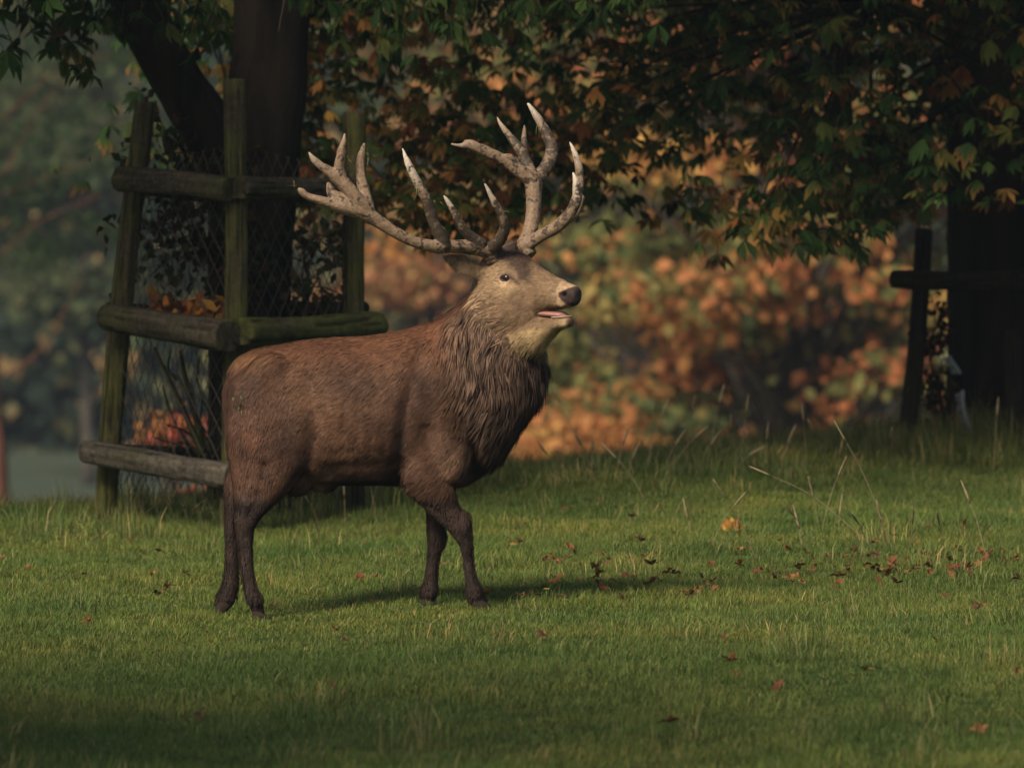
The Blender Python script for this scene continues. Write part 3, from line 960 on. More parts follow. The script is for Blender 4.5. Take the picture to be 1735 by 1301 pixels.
for k, (a_, b_, n, sp) in enumerate([((355, 330), (285, 232), 120, .14), ((360, 340), (330, 262), 90, .14), ((335, 325), (300, 270), 60, .10), ((380, 480), (300, 372), 170, .17), ((375, 470), (345, 405), 170, .17), ((380, 430), (285, 410), 130, .16), ((505, 540), (535, 395), 70, .10), ((505, 560), (540, 470), 70, .10), ((510, 420), (560, 400), 30, .09), ((420, 500), (450, 440), 70, .13), ((395, 350), (350, 350), 90, .16)]):
    shoot(guard_tree, P(*a_, gY + .1), P(*b_, gY - .15 + .1 * (k % 3)), n, .072, DARKLEAF, 600 + k, sp)
for k, (a_, b_, n) in enumerate([((1600, 720), (1582, 560), 60), ((1600, 760), (1575, 640), 70), ((1605, 780), (1585, 700), 70), ((1600, 700), (1570, 690), 50), ((1598, 600), (1588, 540), 40)]):
    shoot(right_tree, P(*a_, 52.1), P(*b_, 52.1), n, .065, [(.03, .024, .014), (.06, .032, .016), (.14, .07, .025)], 640 + k, .08)

def twig_bundle():
    b0 = P(335, 800, 46.5)
    root = empty('brushwood', (b0[0], b0[1], float(gz(b0[0], b0[1]))), 'tangle of bare dead branches standing inside the timber guard', 'branches')
    g = np.random.default_rng(660)
    lines = [((345, 770), (310, 690), (262, 585)), ((350, 780), (318, 650), (305, 590)), ((340, 770), (300, 720), (275, 650)), ((355, 760), (330, 690), (300, 630)), ((350, 770), (320, 730), (282, 715)),
             ((360, 740), (330, 700), (318, 640)), ((350, 780), (300, 750), (262, 738)), ((345, 775), (310, 745), (275, 760)), ((360, 770), (340, 720), (345, 660)), ((352, 690), (335, 640), (338, 600)), ((300, 640), (285, 620), (290, 590)), ((340, 790), (310, 770), (280, 775))]
    for k, l in enumerate(lines):
        pth = catmull([P(x, y + 4, 46.4 + g.normal(0, .1)) for x, y in l], 6)
        r0 = .022 if k < 2 else .010
        v_, q_, t_ = tube(pth, np.linspace(r0, r0 * .45, len(pth)), 7, rough=.08, seed=k)
        a = Acc(); a.add(v_, q_, t_, col=(1, 1, 1))
        obj('branch', to_local(a.mesh('branch'), root.location), M['post' if k < 2 else 'rail'], root)
twig_bundle()

def leaf_drift():
    g = np.random.default_rng(670)
    a = Acc()
    for _ in range(120):
        px = g.uniform(258, 384); py = 524 + (px - 200) * .10 - abs(g.normal(0, 13)) - 4
        p = P(px, py, 46.0 - (px - 180) / 210 * .7 + .13 + g.uniform(0, .2))
        kite_leaves(a, p[None], .08, int(g.integers(1e6)), [(.34, .13, .035), (.26, .09, .03), (.38, .19, .045), (.13, .06, .03)], .3, .2, .32)
    b0 = P(330, 520, 45.9)
    o = obj('dry_leaf_drift', to_local(a.mesh('dry_leaf_drift', smooth=False), b0), M['leaf_dry']); o.location = b0
    tag(o, 'drift of orange-brown dry leaves caught behind the middle rail of the timber guard', 'leaves', kind='stuff')
leaf_drift()
# ------------------------------------------------------------------ the stag
PXM = F / SD                                     # photo pixels per metre at the stag
def S(px, py, dy=0.0):
    """photo pixel in the stag's own plane, dy metres behind (+) or in front (-) of it"""
    return np.array([(px - CX) / PXM, SD + dy, CAMH - (py - HY) / PXM])

def super_ring(A, B, v, n=28, e=1.0):
    """closed ring: A and B are the ends of one axis, v the half vector of the other"""
    a = np.arange(n) / n * 2 * np.pi
    c, s = np.cos(a), np.sin(a)
    c = np.sign(c) * np.abs(c) ** e; s = np.sign(s) * np.abs(s) ** e
    C = (A + B) / 2
    return C + c[:, None] * (A - B) / 2 + s[:, None] * v

def loft(acc, secs, n=28, sub=4, e=1.0):
    """secs: (ax, ay, bx, by, half_width, y_centre) in photo pixels and metres"""
    s = catmull(secs, sub)
    rings = [super_ring(S(r[0], r[1], r[5]), S(r[2], r[3], r[5]), np.array([0, max(r[4], 0.004), 0]), n, e) for r in s]
    acc.add(*rings_to_tube(rings))

def blob(acc, c, ax, n=16):
    """ellipsoid from three half-axis vectors"""
    th = np.linspace(0.02, math.pi - 0.02, n); ph = np.arange(n) / n * 2 * math.pi
    st_, ct = np.sin(th)[:, None, None], np.cos(th)[:, None, None]
    r = np.array(c) + st_ * (np.cos(ph)[None, :, None] * ax[0] + np.sin(ph)[None, :, None] * ax[1]) + ct * np.array(ax[2])
    acc.add(*rings_to_tube(r))

# head frame: yawed towards the camera, nose a little down
YAW, PIT = math.radians(33), 0.0
HF = np.array([math.cos(YAW) * math.cos(PIT), -math.sin(YAW) * math.cos(PIT), -math.sin(PIT)])
HL = np.array([math.sin(YAW), math.cos(YAW), 0.0])         # towards the far side of the head
HU = np.cross(HF, HL); HU /= np.linalg.norm(HU)
HU = HU if HU[2] > 0 else -HU
HD = -0.08
H0 = S(851, 500, HD)                                        # middle of the head under the poll

def head_pt(t, h, l):
    return H0 + HF * t + HU * h + HL * l

def head_loft(acc, secs, e=0.92, sub=3, n=28):
    """secs: (t, top, bottom, half width)"""
    s = catmull(secs, sub)
    rings = [super_ring(head_pt(r[0], r[1], 0), head_pt(r[0], r[2], 0), HL * max(r[3], 0.004), n, e) for r in s]
    acc.add(*rings_to_tube(rings))

def make_body():
    a = Acc()
    # barrel
    loft(a, [(383, 660, 383, 715, .03, 0), (387, 632, 388, 772, .095, 0), (400, 610, 402, 806, .145, 0), (428, 596, 430, 824, .185, 0),
             (470, 585, 472, 822, .205, 0), (530, 578, 530, 814, .225, 0), (600, 573, 598, 816, .25, 0), (660, 567, 655, 815, .26, 0),
             (705, 555, 704, 815, .25, 0), (745, 541, 748, 820, .225, 0), (785, 535, 790, 815, .19, 0), (815, 560, 822, 790, .14, 0), (840, 620, 848, 755, .07, 0)], sub=3)
    # neck under the mane
    loft(a, [(672, 575, 790, 815, .2, 0), (706, 554, 840, 770, .2, 0), (742, 541, 876, 716, .195, -.01), (770, 524, 905, 672, .18, -.02),
             (788, 504, 914, 632, .16, -.035), (800, 482, 917, 598, .14, -.05), (816, 462, 912, 574, .115, -.065), (835, 455, 905, 560, .09, -.075)], sub=3)
    # tail
    loft(a, [(400, 622, 396, 634, .02, 0), (386, 650, 380, 655, .024, 0), (383, 690, 378, 692, .02, 0), (386, 714, 383, 716, .006, 0)], n=12)
    # near hind leg
    loft(a, [(500, 640, 400, 632, .05, -.12), (524, 690, 390, 680, .08, -.125), (530, 745, 387, 735, .085, -.13), (512, 800, 392, 785, .075, -.13),
             (474, 843, 398, 822, .056, -.13), (443, 872, 400, 858, .042, -.13), (431, 893, 399, 884, .034, -.13), (428, 918, 404, 914, .026, -.13),
             (428, 950, 408, 950, .0225, -.13), (434, 985, 414, 986, .0225, -.13), (444, 1010, 421, 1013, .028, -.13), (449, 1028, 428, 1034, .026, -.13), (450, 1040, 431, 1042, .022, -.13)], n=20)
    # far hind leg
    loft(a, [(510, 700, 420, 690, .06, .11), (490, 770, 398, 750, .06, .12), (452, 815, 385, 805, .045, .125), (414, 842, 379, 832, .036, .13), (407, 868, 380, 866, .032, .13),
             (402, 905, 381, 905, .025, .13), (401, 945, 381, 950, .0225, .13), (402, 980, 377, 984, .025, .13), (400, 1004, 371, 1001, .029, .13), (396, 1024, 364, 1014, .027, .13), (384, 1038, 360, 1028, .02, .13)], n=20)
    # near foreleg
    loft(a, [(800, 640, 715, 640, .05, -.13), (806, 700, 700, 690, .068, -.15), (793, 765, 690, 755, .07, -.155), (769, 814, 687, 806, .06, -.15),
             (774, 846, 712, 846, .05, -.15), (790, 872, 740, 875, .042, -.15), (799, 895, 764, 897, .036, -.15), (800, 922, 782, 922, .026, -.15),
             (803, 953, 788, 954, .0215, -.15), (809, 980, 791, 984, .0225, -.15), (819, 999, 792, 1004, .029, -.15), (823, 1012, 796, 1015, .027, -.15), (824, 1022, 800, 1023, .022, -.15)], n=20)
    # far foreleg
    loft(a, [(800, 720, 725, 720, .06, .12), (788, 775, 715, 770, .06, .13), (772, 818, 716, 814, .052, .13), (757, 850, 722, 850, .04, .13), (754, 890, 724, 890, .035, .13),
             (752, 920, 726, 922, .035, .13), (743, 950, 725, 952, .026, .13), (740, 977, 721, 978, .0225, .13), (740, 1000, 715, 1001, .029, .13), (737, 1016, 711, 1016, .027, .13), (736, 1027, 711, 1027, .022, .13)], n=20)
    m = 1 / PXM
    # shoulder blade, upper arm, haunch, sheath
    blob(a, S(748, 690, -.165), (np.array([52 * m, 0, 0]), np.array([0, .062, 0]), np.array([20 * m, 0, 105 * m])))
    blob(a, S(765, 762, -.17), (np.array([36 * m, 0, 0]), np.array([0, .055, 0]), np.array([0, 0, 48 * m])))
    blob(a, S(455, 690, -.135), (np.array([62 * m, 0, 0]), np.array([0, .060, 0]), np.array([10 * m, 0, 95 * m])))
    blob(a, S(455, 690, .135), (np.array([62 * m, 0, 0]), np.array([0, .085, 0]), np.array([10 * m, 0, 82 * m])))
    blob(a, S(545, 806, 0), (np.array([34 * m, 0, -4 * m]), np.array([0, .04, 0]), np.array([0, 0, 20 * m])))
    blob(a, S(505, 812, -.03), (np.array([26 * m, 0, 0]), np.array([0, .06, 0]), np.array([0, 0, 26 * m])))
    blob(a, S(785, 884, -.156), (np.array([13 * m, 0, 0]), np.array([0, .030, 0]), np.array([4 * m, 0, 24 * m])))
    blob(a, S(742, 912, .115), (np.array([14 * m, 0, 0]), np.array([0, .026, 0]), np.array([0, 0, 24 * m])))
    blob(a, S(806, 1000, -.165), (np.array([12 * m, 0, 0]), np.array([0, .022, 0]), np.array([0, 0, 12 * m])))
    blob(a, S(725, 1003, .115), (np.array([13 * m, 0, 0]), np.array([0, .022, 0]), np.array([0, 0, 12 * m])))
    blob(a, S(434, 1012, -.145), (np.array([12 * m, 0, 0]), np.array([0, .022, 0]), np.array([0, 0, 12 * m])))
    blob(a, S(414, 878, -.145), (np.array([16 * m, 0, 0]), np.array([0, .024, 0]), np.array([-4 * m, 0, 20 * m])))
    blob(a, S(722, 800, -.17), (np.array([30 * m, 0, 0]), np.array([0, .045, 0]), np.array([-16 * m, 0, 40 * m])))
    blob(a, S(391, 850, .13), (np.array([12 * m, 0, 0]), np.array([0, .026, 0]), np.array([0, 0, 18 * m])))
    blob(a, S(409, 880, -.13), (np.array([11 * m, 0, 0]), np.array([0, .026, 0]), np.array([0, 0, 18 * m])))
    # head: skull and upper jaw
    p = lambda row: (500 - row) / PXM
    head_loft(a, [(-.13, p(452), p(560), .07), (-.07, p(428), p(578), .105), (0, p(419), p(583), .112), (.06, p(421), p(582), .112), (.12, p(431), p(574), .10),
                  (.18, p(445), p(558), .082), (.235, p(457), p(532), .072), (.29, p(467), p(521), .067), (.335, p(473), p(519), .065), (.375, p(477), p(518), .057), (.405, p(481), p(514), .047), (.420, p(487), p(508), .032)])
    # lower jaw
    head_loft(a, [(.08, p(520), p(590), .075), (.16, p(528), p(592), .068), (.225, p(531), p(586), .058), (.275, p(533), p(569), .05), (.315, p(534), p(556), .046), (.35, p(533), p(553), .043), (.382, p(535), p(549), .03)], n=20)
    # brows and cheek bones
    for s_ in (-1, 1):
        if s_ > 0: blob(a, head_pt(.125, p(456), .062), (HF * .05, HL * .03, HU * .026))
        blob(a, head_pt(.03, p(530), s_ * .075), (HF * .085, HL * .04, HU * .085))
        blob(a, head_pt(.355, p(502), s_ * .046), (HF * .04, HL * .016, HU * .042))
        # burr of the antler on its pedicle
        blob(a, head_pt(-.005, p(424), s_ * .066), (HF * .038, HL * .036, HU * .055))
    # ears
    def ear(base, tip, wid, face):
        base, tip = np.array(base), np.array(tip)
        d = tip - base; d /= np.linalg.norm(d)
        sd = np.cross(d, face); sd /= np.linalg.norm(sd); nn = np.cross(sd, d)
        L = np.linalg.norm(tip - base)
        rings = []
        for u in np.linspace(-.1, 1, 12):
            w = wid * (max(0.02, math.sin(math.pi * min(1, (u + .25) / 1.25)) ** 0.75))
            c = base + d * L * u
            rings.append(super_ring(c + sd * w, c - sd * w, nn * (0.014 if u < .8 else 0.009), 14))
        a.add(*rings_to_tube(rings))
    ear(S(816, 462, HD - .06), S(746, 428, HD - .17), .056, (0.25, -1, .25))
    ear(head_pt(-.07, p(450), .09), head_pt(-.16, p(425), .24), .042, (0.7, -.6, .3))
    me = a.mesh('body_raw')
    o = bpy.data.objects.new('body_raw', me)
    SC.collection.objects.link(o)
    md = o.modifiers.new('r', 'REMESH'); md.mode = 'VOXEL'; md.voxel_size = 0.0058; md.use_smooth_shade = True
    dg = bpy.context.evaluated_depsgraph_get()
    ev = o.evaluated_get(dg).to_mesh()
    nv = len(ev.vertices)
    v = np.zeros(nv * 3, np.float32); ev.vertices.foreach_get('co', v); v = v.reshape(-1, 3).astype(float)
    q = np.array([p_.vertices[:] for p_ in ev.polygons if len(p_.vertices) == 4], dtype=np.int64)
    ed = np.zeros(len(ev.edges) * 2, np.int32); ev.edges.foreach_get('vertices', ed); ed = ed.reshape(-1, 2)
    bpy.data.objects.remove(o)
    deg = np.bincount(ed.ravel(), minlength=nv)[:, None]
    # joints of the union melt into each other; the face and lower legs keep their edges
    px = CX + v[:, 0] * PXM; py = HY + (CAMH - v[:, 2]) * PXM
    facew = sst((px - 835) / 60) * sst((600 - py) / 40)
    legw = sst((py - 850) / 60)
    wgt = 0.5 * (1 - .75 * facew) * (1 - .9 * legw)
    for it in range(26):
        acc_ = np.zeros_like(v)
        np.add.at(acc_, ed[:, 0], v[ed[:, 1]]); np.add.at(acc_, ed[:, 1], v[ed[:, 0]])
        v += (acc_ / deg - v) * wgt[:, None]
    hw = np.clip(sst((575 - px) / 40) * sst((815 - py) / 40) + sst((px - 640) / 30) * sst((850 - px) / 30) * sst((800 - py) / 40) * .6, 0, 1) * .5
    for it in range(70):
        acc_ = np.zeros_like(v)
        np.add.at(acc_, ed[:, 0], v[ed[:, 1]]); np.add.at(acc_, ed[:, 1], v[ed[:, 0]])
        v += (acc_ / deg - v) * hw[:, None]
    return v, q, ed

def vnormals(v, q):
    n = np.zeros_like(v)
    fn = np.cross(v[q[:, 2]] - v[q[:, 0]], v[q[:, 3]] - v[q[:, 1]])
    for k in range(4):
        np.add.at(n, q[:, k], fn)
    return n / (np.linalg.norm(n, axis=1)[:, None] + 1e-12), np.linalg.norm(fn, axis=1) / 2

def g2(px, py, cx, cy, rx, ry):
    return np.exp(-(((px - cx) / rx) ** 2 + ((py - cy) / ry) ** 2))

def in_neck(px, py):
    """how much a point belongs to the mane: right of the line from withers to elbow, below the jaw"""
    d = (px - 742) - (py - 540) * 0.22
    w = sst((d + 45) / 95)
    head = sst((px - 800 - (py - 470) * .55) / 40) * sst((592 - py - np.clip(905 - px, 0, 60) * .25) / 22)
    low = sst((815 - py) / 60)
    legout = 1 - sst((py - 700) / 45) * sst((835 - px - (py - 700) * -.1) / 40) 
    nape = sst((py - (541 - (px - 742) * 1.15) - 8) / 40)
    ear = sst((815 - px) / 10) * sst((505 - py) / 10)
    return np.clip(w * (1 - head) * low * legout * nape * (1 - ear), 0, 1)

def is_head(px, py):
    top = sst((600 - py) / 10)
    ear = sst((812 - px) / 10) * sst((492 - py) / 10) * sst((px - 735) / 10)
    return np.maximum(sst((px - 796 - np.clip(py - 500, -60, 100) * .75) / 24) * top, ear)

def coat_colour(p):
    """base colour of the coat at points p (stag's own coordinates as photo pixels)"""
    px = CX + p[:, 0] * PXM; py = HY + (CAMH - p[:, 2]) * PXM
    near = p[:, 1] - SD
    N = len(p)
    c = np.tile(np.array([.125, .068, .040]), (N, 1))
    def blend(w, col):
        nonlocal c
        w = np.clip(w, 0, 1)[:, None]
        c = c * (1 - w) + np.array(col) * w
    nz = pnoise(p, 3.5, 3.1); nf = pnoise(p, 20, 7.7); n3 = pnoise(p, 62, 1.3)
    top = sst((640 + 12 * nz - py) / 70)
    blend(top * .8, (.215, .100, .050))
    blend(g2(px, py, 560, 680, 130, 60) * .55, (.20, .115, .064))
    blend(g2(px, py, 405, 603, 38, 16) * .9, (.34, .185, .085))                # pale rump
    blend(g2(px, py, 415, 668, 46, 40) * (.8 + .35 * nf), (.045, .025, .018))   # dark muddy haunch
    blend(g2(px, py, 420, 745, 60, 60) * .6, (.085, .044, .028))
    blend(g2(px, py, 430, 735, 25, 20) * .5, (.16, .07, .04))
    blend(g2(px, py, 683, 735, 16, 80) * (.85 + .3 * nf), (.04, .024, .017))
    blend(g2(px, py, 715, 640, 16, 60) * (.5 + .3 * nf), (.06, .036, .025))
    blend(g2(px, py, 490, 745, 45, 50) * .6, (.07, .039, .026))
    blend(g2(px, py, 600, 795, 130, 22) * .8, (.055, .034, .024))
    # chest and flank muddy patches
    blend(sst((nz + .3 * nf + .05) / .6) * .55 * (1 - top * .6), (.07, .042, .028))
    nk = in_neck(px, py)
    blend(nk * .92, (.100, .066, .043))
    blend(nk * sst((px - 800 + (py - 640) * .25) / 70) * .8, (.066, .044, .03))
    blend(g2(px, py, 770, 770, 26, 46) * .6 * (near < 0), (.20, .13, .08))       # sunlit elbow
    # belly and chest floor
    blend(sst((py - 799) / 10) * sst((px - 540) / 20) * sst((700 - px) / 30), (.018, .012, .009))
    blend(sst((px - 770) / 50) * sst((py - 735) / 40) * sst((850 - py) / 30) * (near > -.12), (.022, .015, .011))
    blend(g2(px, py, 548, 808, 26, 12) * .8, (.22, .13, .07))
    # legs
    leg = sst((py - 812) / 40) * (1 - sst((px - 545) / 20) * sst((700 - px) / 20))
    blend(leg * .9, (.062, .040, .030))
    blend(leg * np.clip(nf * 1.5 + n3, 0, 1) * .75, (.030, .020, .016))
    blend(leg * np.clip(-nf - .2 + .6 * n3, 0, 1) * .5, (.12, .078, .058))
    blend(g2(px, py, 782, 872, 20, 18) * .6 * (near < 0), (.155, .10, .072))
    blend(leg * sst((py - 985) / 25) * .6, (.06, .04, .032))
    # head
    hd = is_head(px, py)
    h = (p - H0)
    t = h @ HF; up = h @ HU; lt = h @ HL
    blend(hd, (.255, .165, .097))
    blend(hd * g2(t, up, .01, -.09, .11, .07) * .75, (.16, .10, .062))         # darker jowl
    blend(hd * g2(t, up, .22, -.03, .08, .06) * .55, (.22, .14, .088))
    blend(np.clip(hd * g2(t, up, .085, .075, .07, .055) * (lt < -.04) * 1.1, 0, .95), (.50, .35, .21))   # pale round the eye
    blend(hd * sst((.10 - t) / .12) * sst((up - .07) / .06) * .5, (.40, .27, .15))
    fore = sst((lt + .088 + .02 * nf + .012 * n3) / .022) * sst((up - .10 + np.clip(t, 0, .3) * .28) / .03)
    blend(hd * fore * sst((.225 - t + .03 * nf) / .05) * .9, (.07, .046, .038))   # dark curly forehead
    blend(hd * g2(t, up, .19, .112, .03, .02) * (nf > .1) * .9, (.07, .045, .036))
    blend(hd * g2(t, up, .31, .02, .05, .07) * .35, (.40, .27, .17))            # pale behind the nose
    blend(hd * sst((-.140 - up + np.clip(t - .2, 0, 1) * .25 + .01 * nf) / .025) * sst((t - .10) / .05) * .85, (.42, .30, .155))      # yellowish chin and throat
    nose = sst((t - .345 - .95 * np.clip(.005 - up, 0, .2) - 1.2 * np.clip(up - .022, 0, .1)) / .010) * sst((up + .050) / .008) * sst((.030 + np.clip(t - .36, 0, .1) * .55 - up) / .008)
    blend(hd * sst((t - .30) / .03) * sst((t - .2) / .1) * .5, (.36, .25, .16))
    blend(nose, (.055, .038, .036))
    mouth = g2(t, up, .31, -.078, .085, .011) * (t > .215)
    blend(np.clip(mouth * 1.6, 0, 1), (.03, .016, .014))
    blend(hd * sst((t - .365) / .012) * sst((-.092 - up) / .006), (.16, .09, .06))
    blend(np.clip(g2(t, up, .088, .092, .036, .020) * 1.4, 0, .95) * (np.abs(lt) > .05) * hd, (.085, .045, .036))        # eye rim
    blend(np.clip(g2(t + .9 * (up - .075), up, .137, .072, .009, .02) * 1.3, 0, .9) * (np.abs(lt) > .03) * hd, (.085, .042, .034))
    blend(np.clip(g2(t, up, .315, -.052, .09, .007), 0, .85) * (t > .21), (.05, .03, .026))
    ear = sst((812 - px) / 14) * sst((482 - py + (px - 790) * .8) / 10)
    blend(ear * (py < 482), (.28, .19, .115))
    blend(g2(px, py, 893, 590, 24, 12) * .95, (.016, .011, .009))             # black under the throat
    c *= (1 + (.16 + .06 * hd) * nf + (.12 + .10 * hd) * n3)[:, None]
    c *= (.82 - .40 * leg * (1 - hd) + .20 * hd)[:, None]
    c[:, 1] *= 1 - .07 * (1 - hd); c[:, 2] *= 1 - .03 * (1 - hd)
    return np.clip(c, .006, .9)

def build_stag():
    root = empty('stag', (S(600, 1040)[0], SD, 0.0), 'brown red deer stag with muddy mane and large antlers walking over grass', 'deer')
    off = np.array(root.location)
    v, q, ed = make_body()
    n, _ = vnormals(v, q)
    # nostrils and eye sockets pressed in
    p = lambda row: (500 - row) / PXM
    nos = []
    for s_ in (-1, 1):
        c = head_pt(.378, p(494), s_ * .058)
        d = np.linalg.norm(v - c, axis=1); kk = d.argmin(); c = v[kk].copy(); nos.append((c, n[kk].copy()))
        d = np.linalg.norm((v - c), axis=1)
        v -= n * (0.014 * np.exp(-(d / .013) ** 2))[:, None]
        rim = np.exp(-((d - .019) / .007) ** 2)
        v += n * (0.003 * rim)[:, None]
    eyes = []
    for s_ in (-1, 1):
        c = head_pt(.088, p(467), s_ * .125)
        d = np.linalg.norm(v - c, axis=1); c = v[d.argmin()].copy(); eyes.append((c, n[d.argmin()].copy()))
        d = np.linalg.norm((v - c) / np.array([1.0, 1.0, .7]), axis=1)
        v -= n * (0.010 * np.exp(-(d / .019) ** 2))[:, None]
        v += n * (0.004 * np.exp(-((d - .03) / .008) ** 2))[:, None]
    # muscle and coat unevenness
    px = CX + v[:, 0] * PXM; py = HY + (CAMH - v[:, 2]) * PXM
    bodyw = sst((850 - py) / 60) * (1 - is_head(px, py))
    v += n * (pnoise(v, 5, 11.2) * .006 * bodyw + pnoise(v, 18, 12.9) * .0018)[:, None]
    # folds and muscle lines: behind the shoulder, blade ridge, flank fold, thigh and gaskin, jaw and cheek
    def crease(line, width, depth):
        pts = catmull(np.array(line, float), 8)
        d2 = np.full(len(v), 1e9)
        for a_, b_ in zip(pts[:-1], pts[1:]):
            ab = b_ - a_
            tt = np.clip(((px - a_[0]) * ab[0] + (py - a_[1]) * ab[1]) / (ab @ ab), 0, 1)
            d2 = np.minimum(d2, (px - a_[0] - tt * ab[0]) ** 2 + (py - a_[1] - tt * ab[1]) ** 2)
        side_ = np.clip(np.abs(n[:, 1]) * 1.6, 0, 1)
        v[:] -= n * (depth * np.exp(-d2 / width ** 2) * side_)[:, None]
    crease([(712, 600), (694, 680), (684, 750), (682, 812)], 13, .017)
    crease([(735, 590), (752, 640), (770, 700)], 14, -.009)
    crease([(790, 690), (806, 740), (800, 790)], 12, .014)
    crease([(726, 720), (742, 775), (768, 812)], 11, .010)
    crease([(528, 640), (540, 710), (528, 775), (500, 822)], 15, .017)
    crease([(500, 610), (470, 600), (440, 606)], 16, -.008)
    crease([(412, 690), (424, 760), (420, 830)], 12, .011)
    crease([(452, 780), (440, 830), (424, 868)], 9, .008)
    crease([(700, 835), (745, 862), (776, 900)], 7, .006)
    crease([(788, 905), (794, 950), (800, 990)], 4.5, .005)
    crease([(416, 905), (419, 950), (428, 1000)], 4.5, .005)
    crease([(560, 790), (620, 778), (670, 780)], 16, .008)
    for rx in (590, 615, 640, 663):
        crease([(rx + 8, 640), (rx, 700), (rx - 6, 755)], 8, .0028)
    n, area = vnormals(v, q)
    col = coat_colour(v)
    for c, cn in nos:
        dv = v - c; dv = dv - np.outer(np.clip(dv @ cn, -.03, .03), cn)
        d = np.linalg.norm(dv, axis=1)
        w = np.clip(1.5 * np.exp(-(d / .0115) ** 2), 0, 1)[:, None]
        col = col * (1 - w) + np.array([.004, .003, .003]) * w
    nkv = in_neck(CX + v[:, 0] * PXM, HY + (CAMH - v[:, 2]) * PXM)
    me = mesh_np('body', v - off, q, col * (1 - .6 * nkv)[:, None])  # hide darkened under the mane: shade between locks put into the colour
    obj('body', me, M['hide'], root)

    # ---- coat: short hair all over, long wet locks on the neck
    N = 330000
    pr = area / area.sum()
    f = rng.choice(len(q), N, p=pr)
    a_, b_ = rng.random(N), rng.random(N)
    V = [v[q[f, k]] for k in range(4)]
    root_p = (V[0] * (1 - a_)[:, None] + V[1] * a_[:, None]) * (1 - b_)[:, None] + (V[3] * (1 - a_)[:, None] + V[2] * a_[:, None]) * b_[:, None]
    nn = n[q[f, 0]]
    keep = nn[:, 1] < 0.5                           # the far side keeps a thinner coat
    keep |= rng.random(N) < .35
    root_p, nn = root_p[keep], nn[keep]
    px = CX + root_p[:, 0] * PXM; py = HY + (CAMH - root_p[:, 2]) * PXM
    h = root_p - H0
    t = h @ HF; up = h @ HU
    hd = is_head(px, py)
    nk = in_neck(px, py)
    leg = sst((py - 815) / 40) * (1 - sst((px - 545) / 20) * sst((700 - px) / 20))
    bare = (hd > .5) & ((t > .34) | ((t > .2) & (up < -.055) & (up > -.1)))
    for c, _n in eyes:
        bare |= np.linalg.norm(root_p - c, axis=1) < .030
    keep = ~bare
    keep &= ~((py > 1015) & (px < 1000))
    root_p, nn, px, py, hd, nk, leg, t, up = [z[keep] for z in (root_p, nn, px, py, hd, nk, leg, t, up)]
    N = len(root_p)
    D = np.tile(np.array([-.75, 0, -.75]), (N, 1))
    D += (sst((540 - px) / 90) * sst((py - 640) / 40))[:, None] * np.array([.45, 0, -.7])
    D = D * (1 - nk)[:, None] + nk[:, None] * np.array([-.22, 0, -1.0])
    lower = nk * sst((py - 640) / 90)
    D += lower[:, None] * np.array([-.28, 0, -.1])
    D = D * (1 - leg)[:, None] + leg[:, None] * np.array([0, 0, -1.0])
    D = D * (1 - hd)[:, None] + hd[:, None] * (-HF * .9 - HU * .5)
    D += vnoise(root_p, 4, 2.2) * .35 + vnoise(root_p, 17, 5.2) * (.16 + .26 * nk)[:, None]
    D -= nn * (D * nn).sum(1)[:, None]
    D /= np.linalg.norm(D, axis=1)[:, None] + 1e-9
    L = .031 * (1 - leg) + .022 * leg
    L = L * (1 - hd) + .015 * hd
    L = L + nk * (.055 + .03 * rng.random(N))
    belly = sst((py - 770) / 30) * (1 - leg) * sst((px - 520) / 30)
    L += belly * .018
    L *= rng.uniform(.65, 1.25, N)
    lift = .30 + .10 * nk + .1 * belly + .1 * leg
    W = (.0013 + .0005 * nk) * rng.uniform(.7, 1.3, N) * (1 - .4 * hd)
    tip = root_p + D * L[:, None] + nn * (L * lift)[:, None]
    mid = root_p + D * (L * .5)[:, None] + nn * (L * (lift * .75 + .05))[:, None]
    # locks: the long neck hair runs together at the tips
    K = 6000
    ids = np.flatnonzero(nk > .3)
    cen = rng.choice(ids, K, replace=False)
    kd = kdtree.KDTree(K)
    for k, c in enumerate(cen):
        kd.insert(Vector(tip[c] * np.array([1.0, 1.0, .38])), k)
    kd.balance()
    shade = np.ones(N)
    lock_tone = rng.choice([.42, .6, .9, 1.25, 1.7], K)
    for i in ids:
        _, k, _d = kd.find(Vector(tip[i] * np.array([1.0, 1.0, .38])))
        g = tip[cen[k]]
        lat = g - tip[i]
        lat = lat - D[i] * (lat @ D[i])
        tip[i] += lat * .85 * nk[i]
        mid[i] += lat * .45 * nk[i]
        shade[i] = 1 + (lock_tone[k] - 1) * nk[i]
    # milder clumping of the body coat, in strands that run along the hair
    rest = np.flatnonzero((nk <= .3) & (hd < .5))
    upright = (leg[rest] > .5) | ((px[rest] < 500) & (py[rest] > 660))
    for ids2, D0, K2 in ((rest[~upright], np.array([-.7, 0, -.714]), 9000), (rest[upright], np.array([-.12, 0, -.99]), 6000)):
        cen2 = rng.choice(ids2, K2, replace=False)
        kd = kdtree.KDTree(K2)
        flat_ = tip - np.outer(tip @ D0, D0) * .72
        for k, c in enumerate(cen2):
            kd.insert(Vector(flat_[c]), k)
        kd.balance()
        tone2 = rng.uniform(.78, 1.22, K2) * (1 + .22 * pnoise(tip[cen2], 11, 7.9))
        for i in ids2:
            _, k, _d = kd.find(Vector(flat_[i]))
            lat = tip[cen2[k]] - tip[i]; lat = lat - D[i] * (lat @ D[i]); tip[i] += lat * .6
            shade[i] = tone2[k]
    side = np.cross(D, nn) ; side /= np.linalg.norm(side, axis=1)[:, None] + 1e-9
    w = W[:, None]
    hv = np.stack([root_p - side * w * .8, root_p + side * w * .8, mid - side * w, mid + side * w, tip], 1)
    base = np.arange(N)[:, None] * 5
    hq = base + np.array([[0, 1, 3, 2]])
